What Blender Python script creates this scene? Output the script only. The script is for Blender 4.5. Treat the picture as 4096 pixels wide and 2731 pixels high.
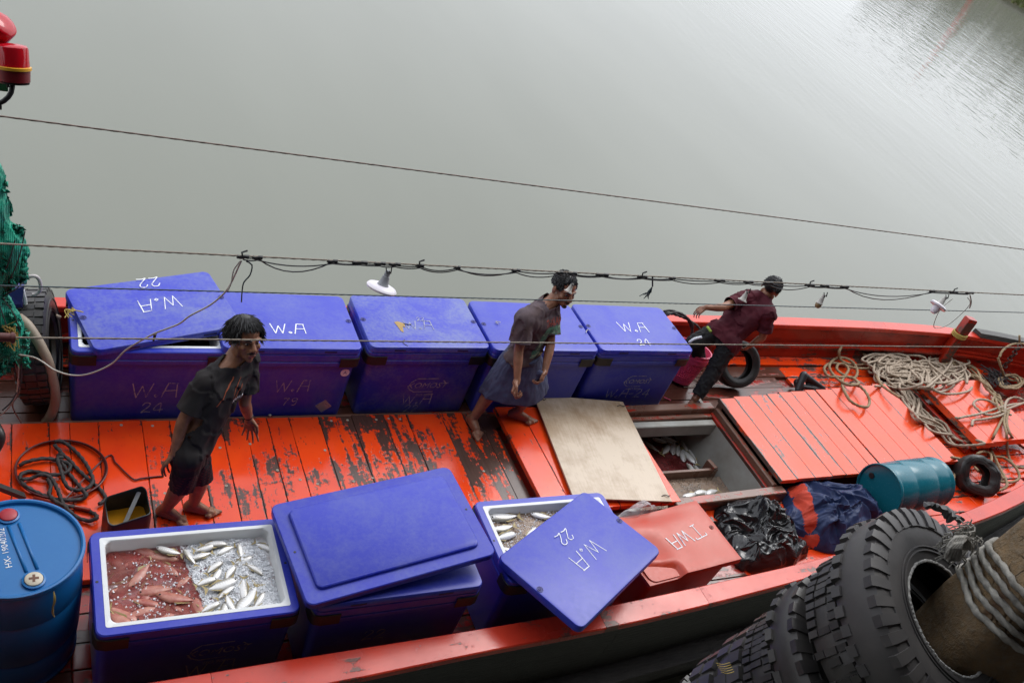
import bpy, bmesh, math, random
import numpy as np
from mathutils import Vector, Matrix, noise, Euler
from mathutils.bvhtree import BVHTree
R = math.radians
random.seed(7)
for o in list(bpy.data.objects): bpy.data.objects.remove(o)
SC = bpy.context.scene
COL = SC.collection
# ------------------------------------------------------------------ camera, sky, light, exposure
CAM_LOC = Vector((-3.272, -6.122, 5.505))
YAW, PITCH, ROLL, FPX = 0.612, 0.584, 0.386, 3688.2
fwd = Vector((math.sin(YAW)*math.cos(PITCH), math.cos(YAW)*math.cos(PITCH), -math.sin(PITCH)))
r0 = Vector((math.cos(YAW), -math.sin(YAW), 0)); u0 = r0.cross(fwd)
RIGHT = math.cos(ROLL)*r0+math.sin(ROLL)*u0; UP = -math.sin(ROLL)*r0+math.cos(ROLL)*u0
cam = bpy.data.cameras.new('camera'); cam_o = bpy.data.objects.new('camera', cam); COL.objects.link(cam_o)
mw = Matrix((RIGHT, UP, -fwd)).transposed().to_4x4(); mw.translation = CAM_LOC
cam_o.matrix_world = mw
cam.sensor_width = 36; cam.lens = 36*FPX/4096; cam.clip_start = 0.1; cam.clip_end = 3000
SC.camera = cam_o
W = bpy.data.worlds.new('World'); SC.world = W; W.use_nodes = True
wn = W.node_tree; wn.nodes.clear()
SUN_EL, SUN_AZ = R(50), R(55)          # veiled sun, over the water ahead of the camera
sky = wn.nodes.new('ShaderNodeTexSky'); sky.sky_type = 'NISHITA'; sky.sun_disc = False
sky.sun_elevation = SUN_EL; sky.sun_rotation = SUN_AZ; sky.air_density = 1.0; sky.dust_density = 6.0; sky.ozone_density = 1.0
bw = wn.nodes.new('ShaderNodeHueSaturation'); bw.inputs['Saturation'].default_value = 0.10     # overcast: cloud greys the sky
mx = wn.nodes.new('ShaderNodeMix'); mx.data_type = 'RGBA'; mx.inputs[0].default_value = 0.70
mx.inputs[7].default_value = (9.2, 9.6, 10.5, 1)                                               # even cloud deck
bg = wn.nodes.new('ShaderNodeBackground'); bg.inputs[1].default_value = 0.135
wo = wn.nodes.new('ShaderNodeOutputWorld')
wn.links.new(sky.outputs[0], bw.inputs['Color']); wn.links.new(bw.outputs[0], mx.inputs[6])
wn.links.new(mx.outputs[2], bg.inputs[0]); wn.links.new(bg.outputs[0], wo.inputs[0])
sl = bpy.data.lights.new('sun', 'SUN'); sl.energy = 0.7; sl.angle = R(25); sl.color = (1, .97, .93)
so = bpy.data.objects.new('sun', sl); COL.objects.link(so)
sd = Vector((math.sin(SUN_AZ)*math.cos(SUN_EL), math.cos(SUN_AZ)*math.cos(SUN_EL), math.sin(SUN_EL)))
so.rotation_euler = sd.to_track_quat('Z', 'Y').to_euler(); so.location = (0, 0, 30)
SC.view_settings.view_transform = 'Standard'; SC.view_settings.look = 'None'
SC.view_settings.exposure = 0.45; SC.view_settings.gamma = 1
SC.render.engine = 'CYCLES'

# ------------------------------------------------------------------ helpers
def ray(px, py): return RIGHT*((px-2048)/FPX)-UP*((py-1365.5)/FPX)+fwd
def P(px, py, z=0.0):
    d = ray(px, py); return CAM_LOC+d*((z-CAM_LOC.z)/d.z)
def PY(px, py, y):
    d = ray(px, py); return CAM_LOC+d*((y-CAM_LOC.y)/d.y)
def V(*a): return Vector(a)
def tag(o, label=None, cat=None, group=None, kind=None):
    if label: o['label'] = label
    if cat: o['category'] = cat
    if group: o['group'] = group
    if kind: o['kind'] = kind
    return o
def empty(name, loc=(0, 0, 0), rz=0.0, label=None, cat=None, group=None):
    o = bpy.data.objects.new(name, None); COL.objects.link(o); o.location = loc; o.rotation_euler = (0, 0, rz)
    o.empty_display_size = .05
    return tag(o, label, cat, group)
def link(name, me, mat=None, parent=None, loc=None, rot=None):
    o = bpy.data.objects.new(name, me); COL.objects.link(o)
    if mat is not None and not me.materials: me.materials.append(mat)
    if parent is not None: o.parent = parent
    if loc is not None: o.location = loc
    if rot is not None: o.rotation_euler = rot
    return o
def copy_tree(o, parent=None):
    c = o.copy(); COL.objects.link(c)
    if parent is not None: c.parent = parent
    for ch in list(o.children): copy_tree(ch, c)
    return c
class MB:
    def __init__(s): s.v = []; s.f = []; s.m = []; s.cur = 0
    def add(s, v, f):
        b = len(s.v); s.v += [tuple(x) for x in v]; s.f += [tuple(i+b for i in q) for q in f]; s.m += [s.cur]*len(f); return s
    def loft(s, rings, cap0=True, cap1=True, closed=True):
        n = len(rings[0]); v = [p for r in rings for p in r]; f = []
        for i in range(len(rings)-1):
            for j in range(n if closed else n-1):
                k = (j+1) % n; f.append((i*n+j, i*n+k, (i+1)*n+k, (i+1)*n+j))
        if cap0: f.append(tuple(range(n-1, -1, -1)))
        if cap1: f.append(tuple((len(rings)-1)*n+j for j in range(n)))
        return s.add(v, f)
    def box(s, c, size, M=None, ch=0.0):
        hx, hy, hz = size[0]/2, size[1]/2, size[2]/2; c = Vector(c)
        def ring(ix, z): return [Vector((a*(hx-ix), b*(hy-ix), z)) for a, b in ((-1, -1), (1, -1), (1, 1), (-1, 1))]
        rs = [ring(0, -hz), ring(0, hz)] if ch <= 0 else [ring(ch, -hz), ring(0, -hz+ch), ring(0, hz-ch), ring(ch, hz)]
        if M is not None: rs = [[M @ p for p in r] for r in rs]
        return s.loft([[p+c for p in r] for r in rs])
    def bar(s, a, b, w, h, up=(0, 0, 1), ch=0.0):
        a, b = Vector(a), Vector(b); x = (b-a); L = x.length; x.normalize(); z = Vector(up); y = z.cross(x).normalized(); z = x.cross(y)
        return s.box((a+b)/2, (L, w, h), Matrix((x, y, z)).transposed(), ch)
    def tube(s, pts, r, n=8, closed=False, lobes=0, twist=0.0, amp=.2, caps=True):
        pts = [Vector(p) for p in pts]; N = len(pts); rings = []
        rr = r if callable(r) else (lambda t: r)
        up = Vector((0.13, 0.21, 1)); dist = 0; prev = None
        for i, p in enumerate(pts):
            a = pts[i-1] if (i > 0 or closed) else p; b = pts[(i+1) % N] if (i < N-1 or closed) else p
            t = (b-a)
            if t.length < 1e-9: t = Vector((1, 0, 0))
            t.normalize(); x = up-t*up.dot(t)
            if x.length < 1e-4: x = t.orthogonal()
            x.normalize(); y = t.cross(x); up = x
            if prev is not None: dist += (p-prev).length
            prev = p; R_ = rr(i/max(1, N-1)); ring = []
            for j in range(n):
                th = 2*math.pi*j/n; q = R_*(1+amp*math.cos(lobes*th-twist*dist)) if lobes else R_
                ring.append(p+x*(q*math.cos(th))+y*(q*math.sin(th)))
            rings.append(ring)
        if closed: rings.append(rings[0]); return s.loft(rings, False, False)
        return s.loft(rings, caps, caps)
    def lathe(s, prof, n=32, M=None, caps=True, off=(0, 0, 0)):
        rings = []
        for r, z in prof:
            ring = [Vector((r*math.cos(2*math.pi*j/n), r*math.sin(2*math.pi*j/n), z)) for j in range(n)]
            if M is not None: ring = [M @ p for p in ring]
            rings.append([p+Vector(off) for p in ring])
        return s.loft(rings, caps, caps)
    def ell(s, c, rad, M=None, n=16, m=10):
        rings = []
        for i in range(m+1):
            ph = math.pi*min(max(i/m, .015), .985)
            ring = [Vector((rad[0]*math.sin(ph)*math.cos(2*math.pi*j/n), rad[1]*math.sin(ph)*math.sin(2*math.pi*j/n), -rad[2]*math.cos(ph))) for j in range(n)]
            if M is not None: ring = [M @ p for p in ring]
            rings.append([p+Vector(c) for p in ring])
        return s.loft(rings)
    def cap(s, a, b, ra, rb=None, n=12, sq=1.0, side=None):
        """tapered capsule from a to b; sq flattens it along side"""
        a, b = Vector(a), Vector(b); rb = ra if rb is None else rb; t = b-a
        if t.length < 1e-6: t = Vector((0, 0, 1e-5))
        L = t.length; t.normalize(); x = (Vector(side)-t*Vector(side).dot(t)).normalized() if side else t.orthogonal().normalized(); y = t.cross(x)
        rings = []
        for k in range(5):
            al = math.pi/2*(1-k/4*1.0)*.98; rings.append((a-t*(ra*math.sin(al)), ra*math.cos(al)))
        for k in range(5):
            al = math.pi/2*(k/4)*.98; rings.append((b+t*(rb*math.sin(al)), rb*math.cos(al)))
        return s.loft([[c+x*(q*sq*math.cos(2*math.pi*j/n))+y*(q*math.sin(2*math.pi*j/n)) for j in range(n)] for c, q in rings])
    def mesh(s, name, mats=(), smooth=False, auto=None):
        me = bpy.data.meshes.new(name); me.from_pydata(s.v, [], s.f)
        for m in (mats if isinstance(mats, (list, tuple)) else [mats]): me.materials.append(m)
        if any(s.m): me.polygons.foreach_set('material_index', s.m)
        if smooth: me.polygons.foreach_set('use_smooth', [True]*len(me.polygons))
        me.update()
        if auto: 
            me.polygons.foreach_set('use_smooth', [True]*len(me.polygons)); me.set_sharp_from_angle(angle=R(auto))
        return me
    def build(s, name, mat, parent=None, smooth=False, auto=None, loc=None, rot=None):
        return link(name, s.mesh(name, mat, smooth, auto), None, parent, loc, rot)
def rrect(hx, hy, r, z, k=5):
    """rounded rectangle ring"""
    out = []
    for cx, cy, a0 in ((1, 1, 0), (-1, 1, 90), (-1, -1, 180), (1, -1, 270)):
        for i in range(k+1):
            a = R(a0+90*i/k); out.append(Vector((cx*(hx-r)+r*math.cos(a), cy*(hy-r)+r*math.sin(a), z)))
    return out
def spline(pts, step=.02, closed=False):
    pts = [Vector(p) for p in pts]; n = len(pts); out = []
    for i in range(n if closed else n-1):
        g = (lambda k: pts[k % n]) if closed else (lambda k: pts[min(max(k, 0), n-1)])
        a, b, c, d = g(i-1), g(i), g(i+1), g(i+2)
        m = max(2, int((c-b).length/step))
        for j in range(m):
            t = j/m; t2 = t*t; t3 = t2*t
            out.append(.5*((2*b)+(c-a)*t+(2*a-5*b+4*c-d)*t2+(3*b-a-3*c+d)*t3))
    if not closed: out.append(pts[-1])
    return out
def remesh(mb, vox, smooth_it=4, name='tmp', fac=.5):
    me = mb.mesh(name); o = bpy.data.objects.new(name, me); COL.objects.link(o)
    m = o.modifiers.new('r', 'REMESH'); m.mode = 'VOXEL'; m.voxel_size = vox; m.adaptivity = 0
    if smooth_it:
        s = o.modifiers.new('s', 'SMOOTH'); s.iterations = smooth_it; s.factor = fac
    dg = bpy.context.evaluated_depsgraph_get(); dg.update()
    out = bpy.data.meshes.new_from_object(o.evaluated_get(dg)); bpy.data.objects.remove(o); bpy.data.meshes.remove(me)
    out.polygons.foreach_set('use_smooth', [True]*len(out.polygons)); out.name = name
    return out

# ------------------------------------------------------------------ material kit
class NT:
    def __init__(s, name):
        s.m = bpy.data.materials.new(name); s.m.use_nodes = True; s.t = s.m.node_tree; s.b = s.t.nodes['Principled BSDF']; s.out = s.t.nodes['Material Output']
    def n(s, ty, **kw):
        nd = s.t.nodes.new('ShaderNode'+ty)
        for k, v in kw.items():
            if k.startswith('_'): setattr(nd, k[1:], v)
            else:
                key = int(k[1:]) if k[0] == 'i' and k[1:].isdigit() else k.replace('0', ' ')
                s.set(nd.inputs[key], v)
        return nd
    def set(s, sock, v):
        if isinstance(v, bpy.types.NodeSocket): s.t.links.new(v, sock)
        elif isinstance(v, bpy.types.Node): s.t.links.new(v.outputs[0], sock)
        else:
            if isinstance(v, tuple) and len(v) == 3 and sock.type == 'RGBA': v = v+(1,)
            sock.default_value = v
    def math(s, op, a, b=0.0, c=0.0, clamp=False):
        nd = s.t.nodes.new('ShaderNodeMath'); nd.operation = op; nd.use_clamp = clamp
        for i, v in enumerate((a, b, c)): s.set(nd.inputs[i], v)
        return nd.outputs[0]
    def mix(s, f, a, b):
        nd = s.t.nodes.new('ShaderNodeMix'); nd.data_type = 'RGBA'; s.set(nd.inputs[0], f); s.set(nd.inputs[6], a); s.set(nd.inputs[7], b); return nd.outputs[2]
    def coords(s, kind='Object', scale=(1, 1, 1), rnd=True):
        tc = s.n('TexCoord'); v = tc.outputs[kind]
        if rnd:
            oi = s.n('ObjectInfo'); sc = s.n('VectorMath', _operation='SCALE'); cx = s.n('CombineXYZ', i0=oi.outputs['Random'], i1=oi.outputs['Random'], i2=oi.outputs['Random'])
            s.set(sc.inputs[0], cx); sc.inputs['Scale'].default_value = 37.0
            ad = s.n('VectorMath', _operation='ADD', i0=v, i1=sc); v = ad.outputs[0]
        mp = s.n('Mapping', Vector=v, Scale=scale); return mp.outputs[0]
    def noise(s, vec, scale, detail=4, rough=.55, dist=0.0):
        return s.n('TexNoise', Vector=vec, Scale=scale, Detail=detail, Roughness=rough, Distortion=dist).outputs[0]
    def ramp(s, f, lo, hi):
        return s.n('MapRange', i0=f, i1=lo, i2=hi).outputs[0]
    def attr(s, name):
        a = s.n('Attribute', _attribute_type='OBJECT', _attribute_name=name); return a.outputs['Fac']
    def bump(s, h, strength=.3, dist=.01):
        b = s.n('Bump', Strength=strength, Distance=dist, Height=h); s.set(s.b.inputs['Normal'], b); return b
    def p(s, **kw):
        for k, v in kw.items(): s.set(s.b.inputs[{'col': 'Base Color', 'rough': 'Roughness', 'metal': 'Metallic', 'spec': 'Specular IOR Level', 'coat': 'Coat Weight', 'trans': 'Transmission Weight', 'ior': 'IOR', 'alpha': 'Alpha', 'sub': 'Subsurface Weight'}[k]], v)
        return s
def simple(name, col, rough=.5, metal=0.0, var=.25, scale=18, bump=.15, col2=None, scales=(1, 1, 1), dist=.004, spec=.5):
    """noise-varied plain surface"""
    k = NT(name); c = k.coords(scale=scales); n1 = k.noise(c, scale, 6, .6); n2 = k.noise(c, scale*.21, 3)
    dark = tuple(x*(1-var) for x in col) if col2 is None else col2
    f = k.ramp(k.math('ADD', k.math('MULTIPLY', n1, .6), k.math('MULTIPLY', n2, .5)), .35, .75)
    k.p(col=k.mix(f, col, dark), rough=k.math('ADD', k.math('MULTIPLY', n1, .25), rough-.12), metal=metal, spec=spec)
    if bump: k.bump(n1, bump, dist)
    return k.m
def wood_paint(name, axis, paint=(.82, .066, .008), paint2=(.70, .038, .006), wood=(.045, .022, .016), wet=.16, edgew=.13):
    k = NT(name); along, across = 1.7, 15.0
    sc = (across, along, across) if axis == 'y' else (along, across, across)
    c = k.coords(scale=sc); ci = k.coords(scale=(1, 1, 1))
    big = k.noise(c, 1.0, 5, .6, .3); fine = k.noise(ci, 26, 6, .65); patch = k.noise(ci, 3.1, 3, .5)
    gen = k.n('TexCoord').outputs['Generated']; sx = k.n('SeparateXYZ', Vector=gen)
    e = k.math('ABSOLUTE', k.math('SUBTRACT', sx.outputs[0 if axis == 'y' else 1], .5))
    edge = k.math('MULTIPLY', k.math('POWER', k.math('MULTIPLY', e, 2.0), 8.0), edgew)
    m = k.math('ADD', k.math('ADD', k.math('MULTIPLY', big, .62), k.math('MULTIPLY', fine, .38)), k.math('ADD', k.math('MULTIPLY', k.math('SUBTRACT', patch, .5), .55), edge))
    th = k.math('SUBTRACT', .82, k.math('MULTIPLY', k.attr('wear'), .5))
    f = k.math('MULTIPLY', k.math('SUBTRACT', m, th), 22.0, clamp=True)
    f.node.use_clamp = True
    fl = k.noise(k.coords(scale=(34, 7, 34) if axis == 'y' else (7, 34, 34)), 1.0, 5, .65)
    f = k.math('MAXIMUM', f, k.math('MULTIPLY', k.math('SUBTRACT', fl, k.math('SUBTRACT', .735, k.math('MULTIPLY', k.attr('wear'), .13))), 26.0, clamp=True))
    grain = k.noise(k.coords(scale=tuple(x*6 for x in sc)), 1.0, 4, .7)
    wcol = k.mix(grain, wood, tuple(x*2.3 for x in wood)); pc = k.mix(k.ramp(patch, .35, .7), paint, paint2)
    pc = k.mix(k.math('MULTIPLY', k.ramp(fine, .6, .8), .35), pc, (.12, .03, .02))
    k.p(col=k.mix(f, pc, wcol), rough=k.math('ADD', k.math('MULTIPLY', k.ramp(patch, .3, .8), .16), k.math('ADD', wet*.6, k.math('MULTIPLY', f, .05))), spec=.5)
    h = k.math('ADD', k.math('MULTIPLY', f, -.5), k.math('ADD', k.math('MULTIPLY', grain, .22), k.math('MULTIPLY', fine, .10)))
    k.bump(h, .28, .006); return k.m
M = {}
M['deck'] = wood_paint('orange deck paint crosswise', 'y')
M['deckx'] = wood_paint('orange deck paint lengthwise', 'x')
M['hatch'] = wood_paint('orange hatch paint', 'y', (.84, .085, .022), (.76, .066, .015), wood=(.075, .05, .042), wet=.24, edgew=.26)
M['rail'] = wood_paint('orange rail paint', 'x', (.66, .050, .022), (.48, .026, .012), wood=(.085, .030, .022), wet=.3)
M['wall'] = wood_paint('red bulwark paint', 'x', (.42, .026, .010), (.26, .016, .008), wet=.3)
M['brown'] = wood_paint('wet brown boards', 'x', (.30, .02, .012), (.2, .015, .01), wood=(.055, .020, .013), wet=.10)
M['timber'] = wood_paint('worn brown timber', 'x', (.35, .03, .012), (.2, .02, .01), wood=(.10, .05, .034), wet=.3)
M['hull'] = simple('black hull planking', (.020, .020, .020), .5, col2=(.05, .05, .045), scales=(.3, 3, 3), bump=.5, dist=.02)
M['darkwood'] = simple('old grey timber', (.05, .042, .036), .6, col2=(.012, .010, .010), scales=(.4, 5, 5), bump=.7, dist=.02)
def plastic(name, col, col2, rough=.32):
    k = NT(name); c = k.coords(); g = k.attr('grime')
    big = k.noise(c, 2.6, 6, .66, .6); fine = k.noise(c, 34, 6, .7); scr = k.noise(k.coords(scale=(3, 40, 3)), 2.0, 3, .6)
    f = k.math('MULTIPLY', k.ramp(k.math('ADD', k.math('MULTIPLY', big, .6), k.math('MULTIPLY', fine, .4)), .42, .66), k.math('ADD', .18, g))
    base = k.mix(f, col, col2); base = k.mix(k.math('MULTIPLY', k.ramp(fine, .66, .8), k.math('ADD', .10, k.math('MULTIPLY', g, .6))), base, (.05, .05, .10))
    k.p(col=base, rough=k.math('ADD', rough-.1, k.math('MULTIPLY', fine, .26)), spec=.45)
    k.bump(k.math('ADD', k.math('MULTIPLY', fine, .5), k.math('MULTIPLY', scr, .35)), .10, .004); return k.m
M['blue'] = plastic('blue box plastic', (.021, .034, .43), (.12, .15, .38))
M['orangebox'] = plastic('faded orange box plastic', (.52, .050, .020), (.42, .075, .04))
M['drum'] = plastic('blue drum plastic', (.008, .135, .39), (.03, .21, .44), .3)
M['teal'] = plastic('teal drum plastic', (.006, .135, .185), (.04, .2, .24), .22)
M['pink'] = plastic('pink basket plastic', (.75, .07, .16), (.7, .16, .24))
M['white'] = simple('white liner plastic', (.78, .80, .80), .45, var=.12, scale=6, bump=.05)
M['grey'] = simple('grey hold lining', (.38, .39, .37), .45, col2=(.24, .22, .18), scale=5, bump=.2)
M['black'] = simple('black rubber pad', (.012, .012, .013), .5, bump=.2)
def marker(name, col, thin):
    k = NT(name); c = k.coords(); n1 = k.noise(c, 55, 5, .7); n2 = k.noise(c, 9, 3, .6); f = k.ramp(k.math('ADD', k.math('MULTIPLY', n1, .6), k.math('MULTIPLY', n2, .4)), thin, thin+.12)
    k.p(col=k.mix(f, col, (.06, .065, .36)), rough=.55); return k.m
M['paintwhite'] = marker('white marker paint', (.78, .80, .82), .53)
M['paintgrey'] = marker('faded marker paint', (.36, .38, .42), .47)
M['rubber'] = simple('tyre rubber', (.010, .010, .011), .40, col2=(.055, .050, .046), scale=5, bump=.35, dist=.01)
M['rubberdry'] = simple('weathered tyre rubber', (.030, .029, .032), .5, col2=(.072, .067, .064), scale=5, bump=.35, dist=.008)
M['cord'] = simple('frayed tyre cord', (.5, .5, .48), .9, col2=(.2, .2, .19), scale=60, bump=.6)
M['steel'] = simple('stranded wire', (.27, .20, .16), .5, col2=(.10, .075, .065), scale=70, metal=.2)
M['tealwire'] = simple('dark teal wire', (.040, .065, .075), .5, scale=70)
M['ropewhite'] = simple('weathered white rope', (.31, .265, .215), .8, col2=(.17, .135, .105), scale=60, bump=.4)
M['rope'] = simple('tan rope', (.34, .245, .135), .8, col2=(.20, .14, .08), scale=50, bump=.4)
M['ropepale'] = simple('pale rope', (.46, .37, .28), .8, col2=(.28, .22, .16), scale=50, bump=.4)
M['ropeblack'] = simple('black rope', (.022, .020, .020), .7, col2=(.05, .04, .04), scale=60, bump=.4)
M['ropeold'] = simple('old grey rope', (.42, .40, .35), .9, col2=(.10, .095, .085), scale=26, bump=.8, dist=.006)
M['cable'] = simple('black cable', (.02, .02, .022), .5, bump=0)
M['cordpale'] = simple('pale flex', (.55, .52, .46), .5, var=.3, scale=14, bump=0)
M['hosered'] = simple('dark red hose', (.10, .012, .012), .3, bump=0)
M['twine'] = simple('yellow twine', (.45, .33, .08), .8, scale=60)
# ------------------------------------------------------------------ water, bank, pier
k = NT('murky river water'); cc = k.n('TexCoord').outputs['Object']
A0, A1 = P(3990, 0, -.75), P(4096, 62, -.75)          # two points on the far waterline
bd = (A1-A0); bd.z = 0; bd.normalize(); bn = V(-bd.y, bd.x, 0)
if bn.dot(A0-CAM_LOC) < 0: bn = -bn
wang = math.atan2(bd.y, bd.x)
def wv(sx_, sy_, sc, det=3, da=0.0):
    m_ = k.n('VectorRotate', _rotation_type='Z_AXIS', Vector=cc, Angle=-(wang+da)); sq_ = k.n('VectorMath', _operation='MULTIPLY', i0=m_.outputs[0]); sq_.inputs[1].default_value = (sx_, sy_, 1)
    return k.noise(sq_.outputs[0], sc, det, .5)
mur = k.ramp(wv(.3, 1, .25, 3, .3), .3, .7)
k.p(col=k.mix(mur, (.158, .166, .136), (.180, .188, .156)), rough=.03, ior=1.33, spec=.5)
dp = k.n('VectorMath', _operation='DOT_PRODUCT', i0=cc); dp.inputs[1].default_value = tuple(bn)
dA = bn.dot(A0)
far = k.ramp(k.math('ADD', dp.outputs['Value'], k.math('MULTIPLY', wv(.05, .12, 1.0, 2), 22.0)), dA-26, dA-8)
gust = k.ramp(wv(.22, .6, .5, 2, .5), .42, .62)
h = k.math('ADD', k.math('MULTIPLY', wv(.22, 1, .9, 3, .15), .55), k.math('ADD', k.math('MULTIPLY', k.math('MULTIPLY', wv(.15, 1, 4.4, 4), .20), k.math('ADD', k.math('MULTIPLY', far, 9.5), .05)), k.math('MULTIPLY', k.math('MULTIPLY', gust, wv(.3, 1, 5.0, 2, .4)), .14)))
k.bump(h, .16, .10)
M['water'] = k.m
wm = MB(); n = 24
xs = [-400, -60, -15, 0, 15, 60, 200, 500]; ys = [-90, -20, -5, 0, 10, 40, 120, 400]
wv_ = [(x, y, -.75) for y in ys for x in xs]
wf = [(j*8+i, j*8+i+1, (j+1)*8+i+1, (j+1)*8+i) for j in range(7) for i in range(7)]
wm.add(wv_, wf); tag(wm.build('water', M['water']), kind='structure')
M['bank'] = simple('bare earth bank', (.16, .13, .085), .9, col2=(.07, .085, .03), scale=.6, bump=.5, dist=.1)
M['concrete'] = simple('pale concrete', (.40, .35, .32), .85, col2=(.26, .23, .2), scale=.5, bump=.3, dist=.03)
M['pier'] = simple('grey pier concrete', (.12, .11, .10), .85, col2=(.06, .055, .05), scale=3, bump=.4, dist=.02)
M['leaf'] = simple('bank foliage', (.055, .095, .022), .6, col2=(.03, .055, .014), scale=2.5, bump=0)
M['bark'] = simple('tree bark', (.06, .045, .03), .9, scale=8, bump=.5)
M['grassm'] = simple('bank grass', (.10, .14, .04), .8, col2=(.15, .14, .055), scale=2, bump=0)
bk = MB(); ring = []
prof = [(0.0, -1.4), (0.4, -.62), (1.6, -.2), (2.2, .55), (2.8, .6), (7, 1.2), (40, 1.6), (200, 2)]
for i in range(-24, 25):
    c = A0+bd*(i*7.0)
    ring.append([c+bn*(o+(.25*math.sin(i*1.7)+.5 if k_ < 5 else 0))+V(0, 0, z+.75) for k_, (o, z) in enumerate(prof)])
bk.loft([[V(p.x, p.y, p.z-.75) for p in r] for r in ring], False, False, closed=False)
tag(bk.build('river_bank', M['bank'], smooth=True), kind='structure')
wl = MB(); wl.bar(A0+bd*-160+bn*2.6+V(0, 0, 1.0), A0+bd*160+bn*2.6+V(0, 0, 1.0), .35, 1.3)
tag(wl.build('bank_wall', M['concrete']), 'pale concrete retaining wall along the far river bank', 'wall')
gm = MB(); rg = random.Random(3)
for i in range(5200):
    s = rg.uniform(-60, 60); o = rg.uniform(.3, 2.1); b = A0+bd*s+bn*o; z0 = -.6+.35*o*.6; hgt = rg.uniform(.25, .8); a = rg.uniform(0, 6.28); dx = V(math.cos(a), math.sin(a), 0)*rg.uniform(.04, .1)
    tip = V(b.x, b.y, z0+hgt)+V(rg.uniform(-.2, .2), rg.uniform(-.2, .2), 0)
    gm.add([V(b.x, b.y, z0)-dx, V(b.x, b.y, z0)+dx, tip], [(0, 1, 2)])
tag(gm.build('bank_grass', M['grassm']), kind='stuff')
def tree(base, hgt, rad, seed, lab):
    rr = random.Random(seed); t = empty('riverside_tree', base, rr.uniform(0, 6), lab, 'tree', 'trees on the far bank')
    tr = MB(); tr.tube([(0, 0, 0), (.1, .05, hgt*.3), (-.05, .1, hgt*.62)], lambda q: .28*(1-q*.6), 8)
    for q in range(5):
        a = q*1.3+rr.random(); tr.tube([(0, 0, hgt*.28), (math.cos(a)*rad*.4, math.sin(a)*rad*.4, hgt*.55), (math.cos(a)*rad*.7, math.sin(a)*rad*.7, hgt*.72)], lambda q: .12*(1-q*.7), 6)
    tr.build('trunk', M['bark'], t)
    cr = MB(); cl = [(V(rr.uniform(-1, 1)*rad*.7, rr.uniform(-1, 1)*rad*.7, hgt*rr.uniform(.35, .88)), rr.uniform(.3, .55)*rad) for _ in range(16)]
    for c, q in cl:
        for _ in range(150):
            d = V(rr.gauss(0, 1), rr.gauss(0, 1), rr.gauss(0, 1)).normalized()*q*rr.uniform(.6, 1.05); p = c+d
            a = V(rr.gauss(0, 1), rr.gauss(0, 1), rr.gauss(0, 1)).normalized()*rr.uniform(.12, .28); b = a.orthogonal().normalized()*a.length*.6
            cr.add([p-a, p+b, p+a, p-b], [(0, 1, 2, 3)])
    cr.build('crown', M['leaf'], t)
for i, (s, o, h_, r_) in enumerate([(-19, 5.5, 5.6, 3.0), (-14, 5, 5.2, 2.9), (-9.5, 6, 6.0, 3.0), (-5, 4.5, 5.0, 2.8), (-.5, 5, 5.6, 3.0), (4, 6, 6.4, 3.2), (8.5, 5, 5.4, 2.9), (13, 5.5, 5.8, 3.0), (18, 6, 6.2, 3.0), (23, 5, 5.2, 2.8), (28, 5, 5.6, 2.9)]):
    b = A0+bd*s+bn*o; tree(V(b.x, b.y, .8), h_*.56, r_*.85, 40+i, 'leafy green tree on the far bank, reflected in the river')
pm = MB(); b = A0+bd*(-4.2)+bn*1.3; pm.tube([V(b.x, b.y, -1), V(b.x, b.y, 4.6)], .16, 10)
tag(pm.build('marker_post', simple('red marker paint', (.5, .05, .03), .5)), 'red painted marker post standing at the far bank', 'post')
# the pier the photograph is taken from
pr = empty('pier', (0, -9, 3.9), 0, 'grey concrete landing pier with an unseen shading roof, behind the camera', 'pier')
def wb(mb, name, mat, parent, **kw):
    o = mb.build(name, mat, parent, **kw); o.location = -Vector(parent.location); return o
m = MB(); m.box((3, -12.85, 3.7), (70, 14.2, .4)); wb(m, 'pier_deck', M['pier'], pr)
m = MB(); m.box((3, -5.95, 3.2), (70, .35, .58)); wb(m, 'edge_beam', M['pier'], pr)
for x in (-14, -7, 8, 15, 22):
    m = MB(); m.box((x, -6.3, 1.4), (.45, .45, 4.3)); wb(m, 'pile', M['pier'], pr)
    m = MB(); m.box((x, -12.5, 1.4), (.45, .45, 4.3)); wb(m, 'pile', M['pier'], pr)
m = MB(); m.box((3, -10.75, 7.2), (70, 14.1, .12)); wb(m, 'roof', M['pier'], pr)  # unseen roof, its edge carried out toward the boat to darken box fronts
for x in (-14, -7, 8, 15, 22):
    m = MB(); m.box((x, -8.0, 5.52), (.22, .22, 3.24)); wb(m, 'column', M['pier'], pr)
m = MB(); m.box((3, -8.3, 1.2), (70, .5, 4.6)); wb(m, 'added_shade_wall', M['pier'], pr)  # added wall closing the space under the pier, keeping light off box fronts
m = MB(); m.box((3, -17.5, 5.5), (70, .2, 3.2)); wb(m, 'back_wall', M['pier'], pr)

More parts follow.
